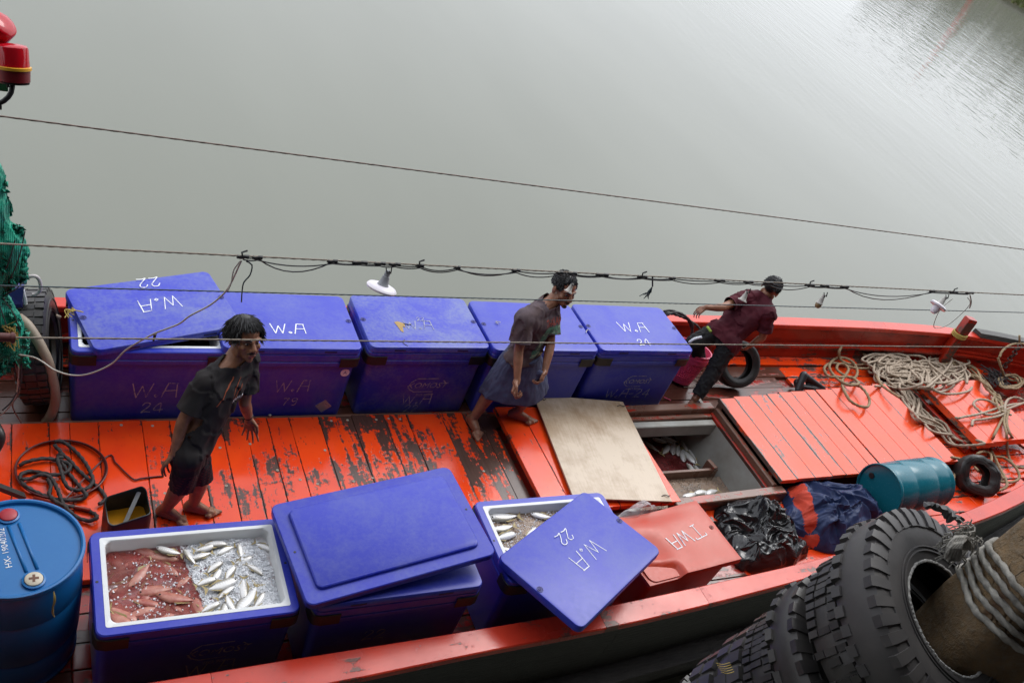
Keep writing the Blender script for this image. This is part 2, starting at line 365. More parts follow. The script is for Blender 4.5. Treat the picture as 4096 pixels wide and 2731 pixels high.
# ------------------------------------------------------------------ the fishing boat
boat = empty('fishing_boat', (2.0, -1.2, -.75), 0, 'long wooden fishing boat with worn orange paint, moored beside the pier', 'boat')
def interp(t, x):
    for (x0, y0), (x1, y1) in zip(t, t[1:]):
        if x <= x1: return y0+(y1-y0)*(x-x0)/(x1-x0)
    return t[-1][1]
def smooth_tab(t):
    pts = spline([(a, b, 0) for a, b in t], .25); return [(p.x, p.y) for p in pts]
NI = smooth_tab([(-5.2, -3.02), (-2.65, -3.01), (-2, -3.0), (-.45, -2.985), (.65, -2.955), (2.1, -2.865), (3.3, -2.765), (5.15, -2.51), (6.6, -2.21), (8.2, -1.75), (9.8, -1.25), (11.2, -.75)])
NO = smooth_tab([(-5.2, -3.22), (-2.65, -3.21), (-1.53, -3.205), (-.53, -3.165), (.95, -3.115), (2.96, -2.945), (5.03, -2.67), (6.3, -2.45), (8.2, -1.97), (9.9, -1.45), (11.4, -.88)])
FI = smooth_tab([(-5.2, .46), (-3.2, .485), (0, .52), (3.4, .55), (5.4, .545), (6.7, .535), (8.07, .47), (8.64, .41), (9.56, .22), (10.4, -.1), (11.2, -.6)])
FO = smooth_tab([(-5.2, .60), (-3.2, .62), (0, .645), (3.5, .69), (4.9, .72), (6.4, .71), (8.1, .65), (8.7, .55), (9.84, .42), (10.6, .06), (11.4, -.5)])
def sweep(mb, tab, x0, x1, prof, step=.35):
    """prof: list of (dy, z); ring per x"""
    n = max(1, round((x1-x0)/step)); rings = []
    for i in range(n+1):
        x = x0+(x1-x0)*i/n; y = interp(tab, x); rings.append([V(x, y+dy, z) for dy, z in prof])
    mb.loft(rings)
def strake(name, tab, x0, x1, prof, mat, wear=.3, kind=None):
    mb = MB(); sweep(mb, tab, x0, x1, prof); o = wb(mb, name, mat, boat); o['wear'] = wear
    if kind: o['kind'] = kind
    return o
G = .45
# gunwale caps: a profile between the inner and the outer line, in lengths butted end to end
def gunwale(I, O, x0, x1, wear, sgn):
    n = max(2, round((x1-x0)/.3)); rings = []
    for i in range(n+1):
        x = x0+(x1-x0)*i/n; a, b = interp(I, x), interp(O, x)
        rings.append([V(x, a, G-.055), V(x, a, G-.008), V(x, a+.008*sgn, G), V(x, b-.008*sgn, G), V(x, b, G-.008), V(x, b, G-.055)])
    mb = MB(); mb.loft(rings); o = wb(mb, 'gunwale_plank', M['rail'], boat, auto=30); o['wear'] = wear
for x0, x1, w in ((-5.2, -2.2, .40), (-2.197, .55, .42), (.553, 1.55, .46), (1.553, 3.1, .48), (3.103, 5.28, .3), (5.283, 7.6, .2), (7.603, 11.2, .25)): gunwale(NI, NO, x0, x1, w, -1)
for x0, x1, w in ((-5.2, -3.0, .3), (-2.997, .4, .2), (.403, 4.15, .2), (4.153, 7.0, .15), (7.003, 8.6, .25), (8.603, 11.2, .3)): gunwale(FI, FO, x0, x1, w, 1)
# bulwarks inside
for x0, x1 in ((-5.2, -1), (-.997, 3.4), (3.403, 6.6), (6.603, 11)):
    strake('bulwark_plank', FI, x0, x1, [(.02, .165), (.05, .165), (.05, G-.055), (.02, G-.055)], M['wall'], .30)
    strake('bulwark_ledge', FI, x0, x1, [(-.07, .135), (.04, .135), (.04, .163), (-.07, .163)], M['wall'], .5)
    strake('bulwark_plank', FI, x0, x1, [(-.055, -.06), (.03, -.06), (.03, .133), (-.02, .133)], M['wall'], .55)
    strake('waterway_plank', FI, x0, x1, [(-.20, -.06), (-.058, -.06), (-.058, -.012), (-.20, -.02)], M['deckx'], .55)
    strake('bulwark_plank', NI, x0, x1, [(-.02, -.06), (-.02, G-.055), (-.05, G-.055), (-.05, -.06)], M['wall'], .4)
# hull outside
for nm, pr_ in (('sheer_plank', [(.03, .21), (.03, G-.057), (.002, G-.057), (.002, .21)]), ('hull_plank', [(.06, .02), (.06, .208), (.022, .208), (.03, .02)]), ('hull_plank', [(.07, -.2), (.07, .018), (.035, .018), (.05, -.2)])):
    for x0, x1 in ((-5.2, .7), (.703, 4.4), (4.403, 11.3)): strake(nm, NO, x0, x1, pr_, M['hull'])
for x0, x1 in ((-5.2, 1.9), (1.903, 5.5), (5.503, 11)):
    strake('rubbing_strake', NO, x0, x1, [(.06, -.30), (.06, -.19), (-.10, -.20), (-.10, -.29)], M['darkwood'])
    strake('rubbing_strake', NO, x0, x1, [(.10, -.46), (.10, -.33), (-.05, -.34), (-.05, -.45)], M['darkwood'])
    strake('hull_plank', NO, x0, x1, [(.12, -.9), (.12, -.3), (.02, -.3), (.06, -.9)], M['hull'])
    strake('hull_plank', FO, x0, x1, [(-.05, -.9), (-.05, G-.057), (-.002, G-.057), (-.02, -.9)], M['hull'])
# sub floor under the boards
mb = MB(); xs_ = [-5.2+.35*i for i in range(48) if -5.2+.35*i < 11.1]
mb.loft([[V(x, interp(NI, x)-.03, -.10), V(x, interp(FI, x)+.03, -.10), V(x, interp(FI, x)+.03, -.08), V(x, interp(NI, x)-.03, -.08)] for x in xs_ if not 2.0 < x < 3.7 and x < 2.2])
mb.loft([[V(x, interp(NI, x)-.03, -.10), V(x, interp(FI, x)+.03, -.10), V(x, interp(FI, x)+.03, -.08), V(x, interp(NI, x)-.03, -.08)] for x in xs_ if x > 3.7])
o = wb(mb, 'bilge_ceiling', M['brown'], boat); o['wear'] = .6
def plank(name, x0, x1, y0, y1, z1, th, mat, wear, parent=boat, ch=.004, tilt=0.0, dz=0.0):
    mb = MB(); mb.box((0, 0, 0), (x1-x0, y1-y0, th), None, ch)
    o = mb.build(name, mat, parent, loc=V((x0+x1)/2, (y0+y1)/2, z1-th/2+dz)-Vector(parent.location), rot=(tilt, 0, 0)); o['wear'] = wear; return o
rd = random.Random(11)
# lengthwise side boards, far side and near side
def floor_rows(ylist, breaks, mat_of, wear_of):
    for y0, y1 in zip(ylist, ylist[1:]):
        bs = sorted(set(breaks+[round(rd.uniform(max(breaks[0], -1)+.4, min(8, breaks[-1]-.4)), 2)])); 
        for x0, x1 in zip(bs, bs[1:]):
            if x1-x0 < .25: continue
            xm = (x0+x1)/2
            x1c = x1
            while x1c > x0+.3 and not (interp(NI, x1c)-.02 < y0 and y1 < interp(FI, x1c)+.02): x1c -= .1
            if not (interp(NI, x1c)-.02 < y0 and y1 < interp(FI, x1c)+.02): continue
            plank('floor_plank', x0+.003, x1c-.003, y0+.003, y1-.003, -.04, .04, mat_of(xm), wear_of(xm, y0), dz=rd.uniform(-.003, .003))
floor_rows([-.575, -.42, -.235, -.05, .14, .335], [-5.1, -1.8, 2.2, 5.15, 8.3], lambda x: M['brown'] if x < 5.0 else M['deckx'], lambda x, y: .86 if x < 5 else .62)
floor_rows([-2.93, -2.74, -2.55, -2.36, -2.14, -1.93, -1.745], [-5.1, -2.9, 2.6, 6.4, 8.6], lambda x: M['brown'] if x < 2.2 else M['deckx'], lambda x, y: .66 if x < 2.2 else .5)
floor_rows([-1.74, -1.55, -1.36, -1.17, -.98, -.79, -.58], [6.3, 8.5, 10.2], lambda x: M['deckx'], lambda x, y: .55)
# the middle deck: boards laid across
seams = [-5.1, -4.8, -4.55, -4.3, -4.02, -3.75, -3.5, -3.24, -2.99, -2.85, -2.65, -2.33, -2.12, -1.92, -1.72, -1.53, -1.34, -1.15, -.89, -.59, -.29, -.07, .27, .50]
for a, b in zip(seams, seams[1:]):
    xm = (a+b)/2; w = min(.64, max(.24, .48+.10*(xm+2.2)))+rd.uniform(-.08, .08)
    if xm < -2.3: w = .36+rd.uniform(0, .08)
    plank('deck_plank', a+.0014, b-.0014, -1.93, -.425+rd.uniform(-.006, .006), .03, .05, M['deck'], w, dz=rd.uniform(-.003, .003))
plank('edge_batten', -5.1, .78, -.42, -.385, .012, .05, M['timber'], .85)
plank('gutter_plank', .505, .66, -1.93, -.42, .008, .03, M['deck'], .74)
plank('gutter_plank', .664, .80, -1.93, -.42, .004, .03, M['deck'], .86)
for i in range(40):        # bungs and shell scraps stuck on the deck boards: fastening caps
    pass
bung = MB(); bung.lathe([(.011, 0), (.012, .002), (.007, .003), (.006, .001), (.001, .001)], 9); bm_ = bung.mesh('deck_bung', M['white'] if False else simple('chalky filler', (.40, .35, .28), .7), auto=30)
for px, py in [(880, 1790), (1080, 1660), (1325, 1683), (1390, 1680), (1505, 1678), (1555, 1674), (1600, 1676), (1110, 1880), (905, 1942), (1200, 1918), (1270, 1935), (1415, 1925), (1490, 1911), (1000, 1775), (660, 1972), (610, 1703), (485, 1700), (1300, 1800), (830, 1690), (2180-30, 1842), (1935, 1884)]:
    q = P(px, py, .031); link('deck_bung', bm_, None, boat, q-Vector(boat.location))
# raised hatch boards, partly under the plywood
def hatch(name, lab, xs_, yn, yf, z, mat, wear, th=.05, skew=0.0, base=.06):
    t = empty(name, ((xs_[0]+xs_[-1])/2, (yn(xs_[0])+yf(xs_[0]))/2, -.04), 0, lab, 'hatch cover')
    for a, b in zip(xs_, xs_[1:]):
        y0, y1 = yn((a+b)/2), yf((a+b)/2); g = .0015
        o = plank('hatch_board', a+g, b-g, y0+rd.uniform(-.006, .006), y1+rd.uniform(-.006, .006), z, th, mat, wear+rd.uniform(-.06, .1), t, dz=rd.uniform(-.002, .002))
    for y in (yn(xs_[0])+.18, yf(xs_[-1])-.18):
        m = MB(); m.box((0, 0, 0), (xs_[-1]-xs_[0]-.06, .07, .05)); o = m.build('hatch_batten', M['timber'], t, loc=V((xs_[0]+xs_[-1])/2, y, z-th-.027)-Vector(t.location)); o['wear'] = .8
    return t
hatch('hatch_cover', 'orange hatch boards beside the brown gutter, mostly under the plywood sheet', [.82, 1.085, 1.32, 1.58, 1.83, 2.05, 2.27], lambda x: -1.76, lambda x: -.40-.03*x, .10, M['deck'], .34)
hatch('hatch_cover', 'large orange hatch cover, the half bordering the open fish hold', [3.55, 3.77, 4.03, 4.29, 4.49, 4.69, 4.93, 5.09], lambda x: -1.68+.02*(x-3.5), lambda x: -.46+.085*(x-3.55), .18, M['hatch'], .36)
hatch('hatch_cover', 'smoother orange hatch cover next to the heap of pale rope', [5.11, 5.38, 5.64, 5.9, 6.15, 6.4], lambda x: -1.62+.02*(x-5), lambda x: -.345+.08*(x-5.1), .182, M['hatch'], .14)
hatch('hatch_cover', 'small orange foredeck hatch lying under the loose rope at the bow', [7.06, 7.3, 7.55, 7.8, 8.05, 8.3], lambda x: -1.36+.04*(x-7), lambda x: -.27+.05*(x-7), .20, M['hatch'], .12, th=.09)
# coaming of the open hold and the hold itself
def coam(name, a, b, w, h_, mat, wear): 
    mb = MB(); a, b = V(*a), V(*b); d = b-a
    mb.box((0, 0, 0), (d.length, w, h_), None, .008); o = mb.build(name, mat, boat, loc=(a+b)/2-Vector(boat.location), rot=(0, 0, math.atan2(d.y, d.x))); o['wear'] = wear
coam('coaming', (2.28, -.50, .04), (3.49, -.48, .04), .10, .13, M['timber'], .78)
coam('coaming', (2.20, -1.76, .03), (3.62, -1.71, .03), .10, .13, M['timber'], .8)
coam('coaming', (3.52, -1.66, .045), (3.52, -.53, .045), .055, .13, M['timber'], .85)
coam('coaming_lip', (3.475, -1.66, .0), (3.475, -.53, .0), .035, .09, M['wall'], .6)
coam('coaming_lip', (2.24, -.585, 0), (3.45, -.565, 0), .06, .08, M['timber'], .7)
coam('coaming', (5.0, -1.72, .02), (6.4, -1.66, .02), .07, .11, M['timber'], .7)
coam('coaming', (3.6, -.47, .035), (6.35, -.25, .035), .06, .13, M['timber'], .7)
coam('coaming', (7.02, -1.3, .02), (7.02, -.3, .02), .06, .10, M['wall'], .4)
coam('coaming', (6.43, -1.6, .04), (6.43, -.25, .04), .05, .15, M['wall'], .4)
hold = MB()
hold.box((3.41, -.95, -.46), (.05, 1.5, .95), Matrix.Rotation(R(9), 3, 'Y'))
hold.box((1.9, -.14, -.5), (3.0, .05, .9)); hold.box((1.9, -1.75, -.5), (3.0, .05, .95)); hold.box((.95, -.95, -.5), (.05, 1.6, .9))
hold.box((2.2, -.95, -.86), (2.6, 1.64, .04))
wb(hold, 'hold_lining', M['grey'], boat)
m = MB(); m.box((2.85, -.655, -.055), (1.19, .085, .15), None, .008); wb(m, 'hold_lip', M['grey'], boat)
m = MB(); m.box((2.82, -1.10, -.33), (1.02, .035, .2), None, .004); o = wb(m, 'hold_divider', M['timber'], boat); o['wear'] = .97
m = MB(); m.box((3.27, -1.06, -.30), (.05, .13, .22), Matrix.Rotation(.2, 3, 'Z'), .004); o = wb(m, 'divider_slot', M['timber'], boat); o['wear'] = .98
# bow: bitt post and cap rail piece
m = MB(); m.loft([rrect(.075, .06, .012, z) for z in (-.42, .30)]+[rrect(.07, .055, .02, .32)])
o = m.build('bitt_post', M['wall'], boat, auto=40, loc=V(8.29, .41, .44)-Vector(boat.location), rot=(R(-4), R(3), R(-14))); o['wear'] = .45
m = MB()
for zz in (.0, .022, .044): m.tube([V(.10*math.cos(t), .085*math.sin(t), zz+.003*math.sin(t)) for t in [i*math.pi/10 for i in range(20)]], .013, 8, True)
m.build('post_lashing', M['twine'], boat, loc=V(8.28, .41, .47)-Vector(boat.location), rot=(0, 0, R(-14)))
m = MB(); n_ = 12
m.loft([[V(x, interp(FI, x)+dy, z) for dy, z in ((.0, G+.003), (.16, G+.003), (.15, G+.06), (.03, G+.06))] for x in [8.75+.15*i for i in range(15)]])
o = wb(m, 'bow_cap', M['hull'], boat)
m = MB(); m.loft([[V(x, interp(FI, x)-.03, .17), V(x, interp(FI, x)+.03, .17), V(x, interp(FI, x)+.03, .20), V(x, interp(FI, x)-.03, .20)] for x in [8.4+.2*i for i in range(12)]]); o = wb(m, 'bow_ledge', M['wall'], boat); o['wear'] = .3
# ------------------------------------------------------------------ plywood sheet
ply_m = NT('stained plywood'); c = ply_m.coords(); n1 = ply_m.noise(c, 2.2, 5, .65); n2 = ply_m.noise(c, 40, 5, .7)
ply_m.p(col=ply_m.mix(ply_m.math('MULTIPLY', ply_m.ramp(n2, .62, .72), .5), ply_m.mix(ply_m.ramp(ply_m.math('ADD', ply_m.math('MULTIPLY', n1, .80), ply_m.math('MULTIPLY', ply_m.noise(ply_m.coords(scale=(60, 5, 5)), 1.0, 4, .6), .2)), .40, .60), (.36, .25, .15), (.56, .45, .33)), (.10, .07, .045)), rough=.34); ply_m.bump(n2, .12, .003)
pl = empty('plywood_sheet', (1.70, -1.05, .10), R(-7.5), 'stained brown plywood sheet lying over the hatch boards', 'board')
m = MB(); m.box((0, 0, .038), (1.02, 1.36, .018), None, .002); m.build('sheet', ply_m.m, pl)
for x in (-.47, .47):
    m = MB(); m.box((x, 0, .016), (.05, 1.34, .026)); o = m.build('frame_batten', M['timber'], pl); o['wear'] = .9
for x, y in ((-.44, .6), (.46, .6), (.47, -.62)):
    m = MB(); m.tube(spline([(x-.05, y, .049), (x-.01, y+.012, .056), (x+.02, y-.005, .058), (x+.05, y+.02, .049)], .006), .004, 6); m.build('string_tie', M['ropeblack'], pl)
# ------------------------------------------------------------------ lettering helpers
GL = {'W': ([[(0, 1), (.26, 0), (.5, .8), (.74, 0), (1, 1)]], 1.0), 'A': ([[(0, 0), (.22, 1), (.72, 1)], [(.66, 1), (.74, 0)], [(.12, .48), (.7, .48)]], .8),
      '.': ([[(.10, .02), (.2, .10), (.12, .2), (.02, .11), (.10, .02)]], .28), '2': ([[(.02, .72), (.2, .98), (.5, .95), (.55, .7), (.3, .4), (.0, .02), (.3, .1), (.62, .04)]], .72),
      '4': ([[(.5, 0), (.46, 1), (.0, .34), (.66, .34)]], .75), '7': ([[(0, .8), (.2, .97), (.36, .86), (.6, .95), (.34, .45), (.2, 0)]], .72), '9': ([[(.5, .62), (.2, .5), (.04, .72), (.2, .96), (.5, .9), (.54, .6), (.46, .1), (.2, 0)]], .68),
      '-': ([[(.05, .45), (.4, .45)]], .5), 'T': ([[(.0, 1), (1, 1)], [(.5, 1), (.5, 0)], [(.3, 0), (.7, 0)], [(0, 1), (0, .85)], [(1, 1), (1, .85)]], 1.15), ' ': ([], .4)}
def ribbon(mb, pts, w):
    pts = [Vector((a, b, 0)) for a, b in pts]
    for i in range(len(pts)-1):
        d = (pts[i+1]-pts[i]); d = d.normalized() if d.length else V(1, 0, 0); n = V(-d.y, d.x, 0)*w/2; e = d*w*.3
        dz = V(0, 0, .00012*len(mb.f)); mb.add([pts[i]-n-e+dz, pts[i+1]-n+e+dz, pts[i+1]+n+e+dz, pts[i]+n-e+dz], [(0, 1, 2, 3)])
def stroke_text(txt, h, w=.010, slant=.05, gap=.12, wob=.02, seed=0):
    """flat hand painted letters as a mesh in the xy plane, centred on the origin"""
    rr = random.Random(seed+len(txt)); mb = MB(); x = 0; lines = []; w *= .80
    for ch in txt:
        st, wd = GL[ch]
        for s in st: lines.append([((x+a+slant*b)*h+rr.uniform(-wob, wob)*h, b*h+rr.uniform(-wob, wob)*h) for a, b in s])
        x += wd+gap
    cx = (x-gap)*h/2
    for s in lines:
        sm = [(a-cx, b-h/2) for a, b in s]
        if len(sm) > 3 and txt[0] not in 'WT': q = spline([(a, b, 0) for a, b in sm], .008); sm = [(v.x, v.y) for v in q]
        ribbon(mb, sm, w*rr.uniform(.85, 1.15))
    return mb
def font_mesh(txt, size, shear=0.0):
    cu = bpy.data.curves.new('lettering', 'FONT'); cu.body = txt; cu.size = size; cu.align_x = 'CENTER'; cu.align_y = 'CENTER'; cu.shear = shear; cu.resolution_u = 2
    o = bpy.data.objects.new('tmp', cu); COL.objects.link(o); dg = bpy.context.evaluated_depsgraph_get(); dg.update()
    me = bpy.data.meshes.new_from_object(o.evaluated_get(dg)); bpy.data.objects.remove(o); bpy.data.curves.remove(cu); me.name = 'lettering'; me.materials.clear(); return me
def put(me, mat, parent, loc, right, up, off=.0016):
    """flat print laid on a surface: local frame (right, up)"""
    x = Vector(right).normalized(); y = Vector(up); y = (y-x*y.dot(x)).normalized(); z = x.cross(y)
    mw = Matrix((x, y, z)).transposed().to_4x4(); mw.translation = Vector(loc)+z*off
    o = link('lettering', me, mat, parent); o.matrix_local = mw; return o
def logo(parent, loc, right, up, s, mat):
    put(font_mesh('KOMOST', .075*s, .25), mat, parent, loc, right, up)
    mb = MB()
    ribbon(mb, [(-.13*s, .035*s), (-.09*s, .07*s), (.07*s, .07*s)], .008*s); ribbon(mb, [(-.15*s, .0), (-.13*s, -.035*s), (-.09*s, -.06*s), (.06*s, -.06*s)], .007*s); ribbon(mb, [(.12*s, .05*s), (.15*s, .02*s)], .007*s)
    put(mb.mesh('lettering', mat), None, parent, loc, right, up)
    put(font_mesh('ISO 9001', .035*s, .25), mat, parent, Vector(loc)-Vector(up)*.095*s, right, up)
# ------------------------------------------------------------------ fish boxes
HX, HY = .575, .375
ZB = -.035          # the boxes stand on the side boards
RIM = .75; INH = .65
def body_mesh(open_):
    mb = MB(); prof = [(.535, .335, .05, 0), (.54, .34, .055, .012), (.556, .356, .055, .60), (.557, .357, .055, .615), (.573, .373, .055, .622), (.575, .375, .055, .632), (.575, .375, .055, .662), (.568, .368, .053, .668), (.568, .368, .053, .676), (.575, .375, .055, .682), (.575, .375, .055, RIM-.008), (.568, .368, .05, RIM)]
    if open_: prof += [(.522, .322, .02, RIM), (.522, .322, .02, RIM-.03)]
    rings = [rrect(*p) for p in prof]; mb.loft(rings, True, not open_)
    return mb.mesh('body', M['blue'], auto=35)
def liner_mesh():
    mb = MB(); mb.loft([rrect(.5215, .3215, .015, RIM-.028), rrect(.5215, .3215, .015, RIM+.002), rrect(.498, .298, .035, RIM+.002), rrect(.492, .292, .04, RIM-.006), rrect(.475, .278, .06, .14), rrect(.44, .24, .05, .12)], False, True)
    return mb.mesh('liner', M['white'], auto=40)
def pad_mesh():
    """rubber corner pad wrapping a rim corner (built for the +x +y corner)"""
    mb = MB(); a = []; pts = [(.40, .3765), (.52, .3765), (.555, .365), (.5655, .355), (.5765, .32), (.5765, .25)]
    outs = [V(x, y, 0) for x, y in pts]
    for z, o in ((.618, .004), (.622, .008), (.71, .008), (.716, .002)):
        a.append([V(x+o*(0 if i < 2 else .7 if i < 4 else 1), y+o*(1 if i < 2 else .7 if i < 4 else 0), z) for i, (x, y) in enumerate(pts)])
    mb.loft(a, False, False, closed=False); return mb.mesh('corner_pad', M['black'], auto=40)
def lid_mesh(hx=HX, hy=HY, th=.062, plug=True):
    mb = MB(); mb.loft([rrect(hx-.006, hy-.006, .05, 0), rrect(hx, hy, .055, .006), rrect(hx, hy, .055, th-.012), rrect(hx-.006, hy-.006, .052, th-.002), rrect(hx-.014, hy-.014, .05, th)])
    if plug: mb.loft([rrect(hx-.10, hy-.095, .04, -.026), rrect(hx-.092, hy-.087, .045, -.02), rrect(hx-.088, hy-.083, .045, .003)])
    return mb.mesh('lid', M['blue'], auto=35)
BODY_C, BODY_O, LINER, PAD, LID = body_mesh(False), body_mesh(True), liner_mesh(), pad_mesh(), lid_mesh()
ey = MB(); ey.lathe([(.034, .0), (.034, .003), (.027, .003), (.025, .001), (.017, .001), (.016, .004), (.009, .004), (.008, -.0005), (.001, -.0005)], 20); EYE = ey.mesh('lid_eye', simple('dark lid eye', (.018, .02, .20), .5), auto=30)
hl = MB(); hl.lathe([(.009, 0), (.008, .001), (.0005, .001)], 10); HOLE = hl.mesh('drain_hole', M['cable'])
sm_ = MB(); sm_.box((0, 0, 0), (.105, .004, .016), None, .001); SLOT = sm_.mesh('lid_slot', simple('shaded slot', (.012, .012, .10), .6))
def lid_fittings(parent, z, hx=HX, hy=HY):
    for s in (-1, 1):
        link('lid_eye', EYE, None, parent, (s*(hx-.034), .01, z)).scale = (.72, .72, 1)
        link('lid_slot', SLOT, None, parent, (s*.30, -hy-.0005, z-.031))
def fish_box(x, y, rz, open_, lab, grime=.15, lid=True, cat='fish box'):
    t = empty('fish_box', (x, y, ZB), rz, lab, cat, 'blue fish boxes on the boat')
    o = link('body', BODY_O if open_ else BODY_C, None, t); o['grime'] = grime
    for i, (sx, sy) in enumerate(((1, 1), (-1, 1), (-1, -1), (1, -1))):
        p = link('corner_pad', PAD, None, t); p.scale = (sx, sy, 1)
    if open_:
        link('liner', LINER, None, t)
        for s in (-1, 1): link('drain_hole', HOLE, None, t, (s*.55, 0, RIM+.0005))
    elif lid:
        l = link('lid', LID, None, t, (0, 0, RIM+.001)); l['grime'] = grime; lid_fittings(l, .0622)
    return t
def loose_lid(loc, rot, lab, flip=False, hx=HX, hy=HY, grime=.3):
    me = LID if hx == HX else lid_mesh(hx, hy)
    t = empty('box_lid', loc, 0, lab, 'box lid', 'loose box lids'); t.rotation_euler = rot
    l = link('lid', me, None, t); l['grime'] = grime
    if flip:
        l.rotation_euler = (math.pi, 0, 0); l.location = (0, 0, .062)
        for s in (-1, 1): link('drain_hole', HOLE, None, t, (s*(hx-.045), 0, .063))
    else: lid_fittings(t, .0622, hx, hy)
    return t
LT = .778  # world height of a closed lid
def on_lid(t, px, py, z=LT):
    q = P(px, py, z); d = q-t.location; c, s = math.cos(-t.rotation_euler.z), math.sin(-t.rotation_euler.z); return V(c*d.x-s*d.y, s*d.x+c*d.y, RIM+.0634)
X_, Y_, Z_ = V(1, 0, 0), V(0, 1, 0), V(0, 0, 1)
def front(t, px, py):
    """point on the front face seen at a pixel"""
    best = None
    for z in np.linspace(-.03, .7, 240):
        q = P(px, py, z); fy = t.location.y-(.338+.018*(z-ZB)/.6)
        if best is None or abs(q.y-fy) < best[0]: best = (abs(q.y-fy), q, fy)
    q = best[1]; return V(q.x-t.location.x, best[2]-t.location.y, q.z-ZB)
FU = V(0, -.029, 1)
b1 = fish_box(-2.295, -.02, 0, True, 'leftmost blue fish box of the back row, half covered by a crooked lid', .3)
b2 = fish_box(-1.222, -.035, 0, False, 'closed blue fish box with a round sticker and a silver patch, numbered 79', .35)
b3 = fish_box(0, 0, R(.5), False, 'closed blue fish box with a grey scuffed lid torn open in one spot', .95)
b4 = fish_box(1.18, -.024, 0, False, 'closed clean blue fish box behind the man in the grey printed shirt', .22)
b5 = fish_box(2.36, -.009, 0, False, 'rightmost blue fish box of the back row, its lid marked W.A 24', .3)
put(stroke_text('W.A', .125, .011).mesh('lettering', M['paintwhite']), None, b2, on_lid(b2, 1152, 1315), X_, Y_)
o = put(stroke_text('W.A', .13, .010, seed=4).mesh('lettering', M['paintgrey']), None, b2, front(b2, 1170, 1542), X_, FU, .003)
put(stroke_text('79', .085, .010, seed=5).mesh('lettering', M['paintgrey']), None, b2, front(b2, 1160, 1603), X_, FU, .003)
put(stroke_text('W.A', .12, .009, seed=6).mesh('lettering', M['paintgrey']), None, b3, on_lid(b3, 1673, 1300), X_, Y_)
put(stroke_text('22', .05, .006, seed=6).mesh('lettering', M['paintgrey']), None, b3, on_lid(b3, 1682, 1277), X_, Y_)
logo(b3, front(b3, 1706, 1541)+V(0, -.003, 0), X_, FU, 1.25, M['paintgrey'])
put(stroke_text('W.A', .13, .009, seed=8).mesh('lettering', M['paintgrey']), None, b3, front(b3, 1665, 1594), X_, FU, .003)
put(stroke_text('22', .09, .009, seed=9).mesh('lettering', M['paintgrey']), None, b3, front(b3, 1642, 1632), X_, FU, .003)
put(stroke_text('W.A', .15, .011, seed=2).mesh('lettering', M['paintwhite']), None, b5, on_lid(b5, 2531, 1309), X_, Y_)
put(stroke_text('24', .095, .011, seed=3).mesh('lettering', M['paintwhite']), None, b5, on_lid(b5, 2575, 1370), X_, Y_)
logo(b5, front(b5, 2549, 1525)+V(0, -.003, 0), X_, FU, 1.1, M['paintgrey'])
put(stroke_text('W.A-24', .12, .009, seed=7).mesh('lettering', M['paintgrey']), None, b5, front(b5, 2511, 1571), X_, FU, .003)
put(stroke_text('W.A', .15, .010, seed=1).mesh('lettering', M['paintgrey']), None, b1, front(b1, 620, 1560), X_, FU, .003)
put(stroke_text('24', .105, .010, seed=3).mesh('lettering', M['paintgrey']), None, b1, front(b1, 610, 1628), X_, FU, .003)
# sticker, silver patch, torn foam
q = front(b2, 1380, 1490); m = MB(); m.lathe([(.04, 0), (.04, .002), (.001, .002)], 18, Matrix.Rotation(R(90), 3, 'X')); m.build('sticker', M['white'], b2, loc=q+V(0, -.002, 0))
put(font_mesh('A', .05), simple('sticker print', (.1, .12, .4), .5, bump=0), b2, q+V(0, -.0035, 0), X_, FU)
q = front(b2, 1293, 1622); m = MB(); m.box((0, 0, 0), (.105, .003, .105), Matrix.Rotation(R(48), 3, 'Y')); m.build('silver_patch', simple('silver tape', (.42, .42, .43), .3, metal=.5), b2, loc=q+V(0, -.003, 0))
q = on_lid(b3, 1597, 1302); m = MB(); m.add([q+V(a, b, .0025) for a, b in ((-.035, .045), (.0, .06), (.055, .03), (.05, -.03), (.03, -.01), (.01, -.10), (-.01, -.075), (-.02, -.02))], [(0, 1, 2, 3, 4, 5, 6, 7)])
m.build('torn_foam', simple('yellow foam', (.45, .30, .12), .9, scale=50), b3)
m = MB(); m.tube(spline([q+V(.05, .03, .003), q+V(.09, .012, .004), q+V(.12, .02, .003)]), .004, 6); m.tube(spline([on_lid(b3, 1618, 1358), on_lid(b3, 1612, 1372), on_lid(b3, 1632, 1384)]), .004, 6); m.build('lid_crack', M['cable'], b3)
# front row
bA = fish_box(-2.25, -2.475, 0, True, 'open blue fish box of silver fish and red melt water beside the drum', .1)
bB = fish_box(-1.02, -2.50, 0, False, 'closed blue fish box under the big lid that lies upside down', .25)
bC = fish_box(.355, -2.465, 0, True, 'open blue fish box of fish in brown ice water, partly under a crooked lid', .1)
logo(bA, V(.13, -.352, .42), X_, FU, 1.2, M['paintgrey']); put(stroke_text('W.A', .13, .009).mesh('lettering', M['paintgrey']), None, bA, V(.1, -.349, .25), X_, FU, .003)
put(stroke_text('22', .10, .009).mesh('lettering', M['paintgrey']), None, bB, V(-.1, -.351, .40), X_, FU, .003)
l1 = loose_lid((-2.25, .06, .735), (R(1.2), R(-2.2), R(14.4)), 'blue box lid lying crooked across the leftmost box in the back row', grime=.75)
lB = loose_lid((-1.055, -2.425, .838), (R(1.3), R(-6.0), R(6.0)), 'large blue lid lying upside down with its raised panel up', True, .655, .402, .3)
lC = loose_lid((.399, -2.729, .742), (R(-1.0), R(.8), R(29.0)), 'blue lid slanting over an open box and the gunwale, marked W.A 22', grime=.3)
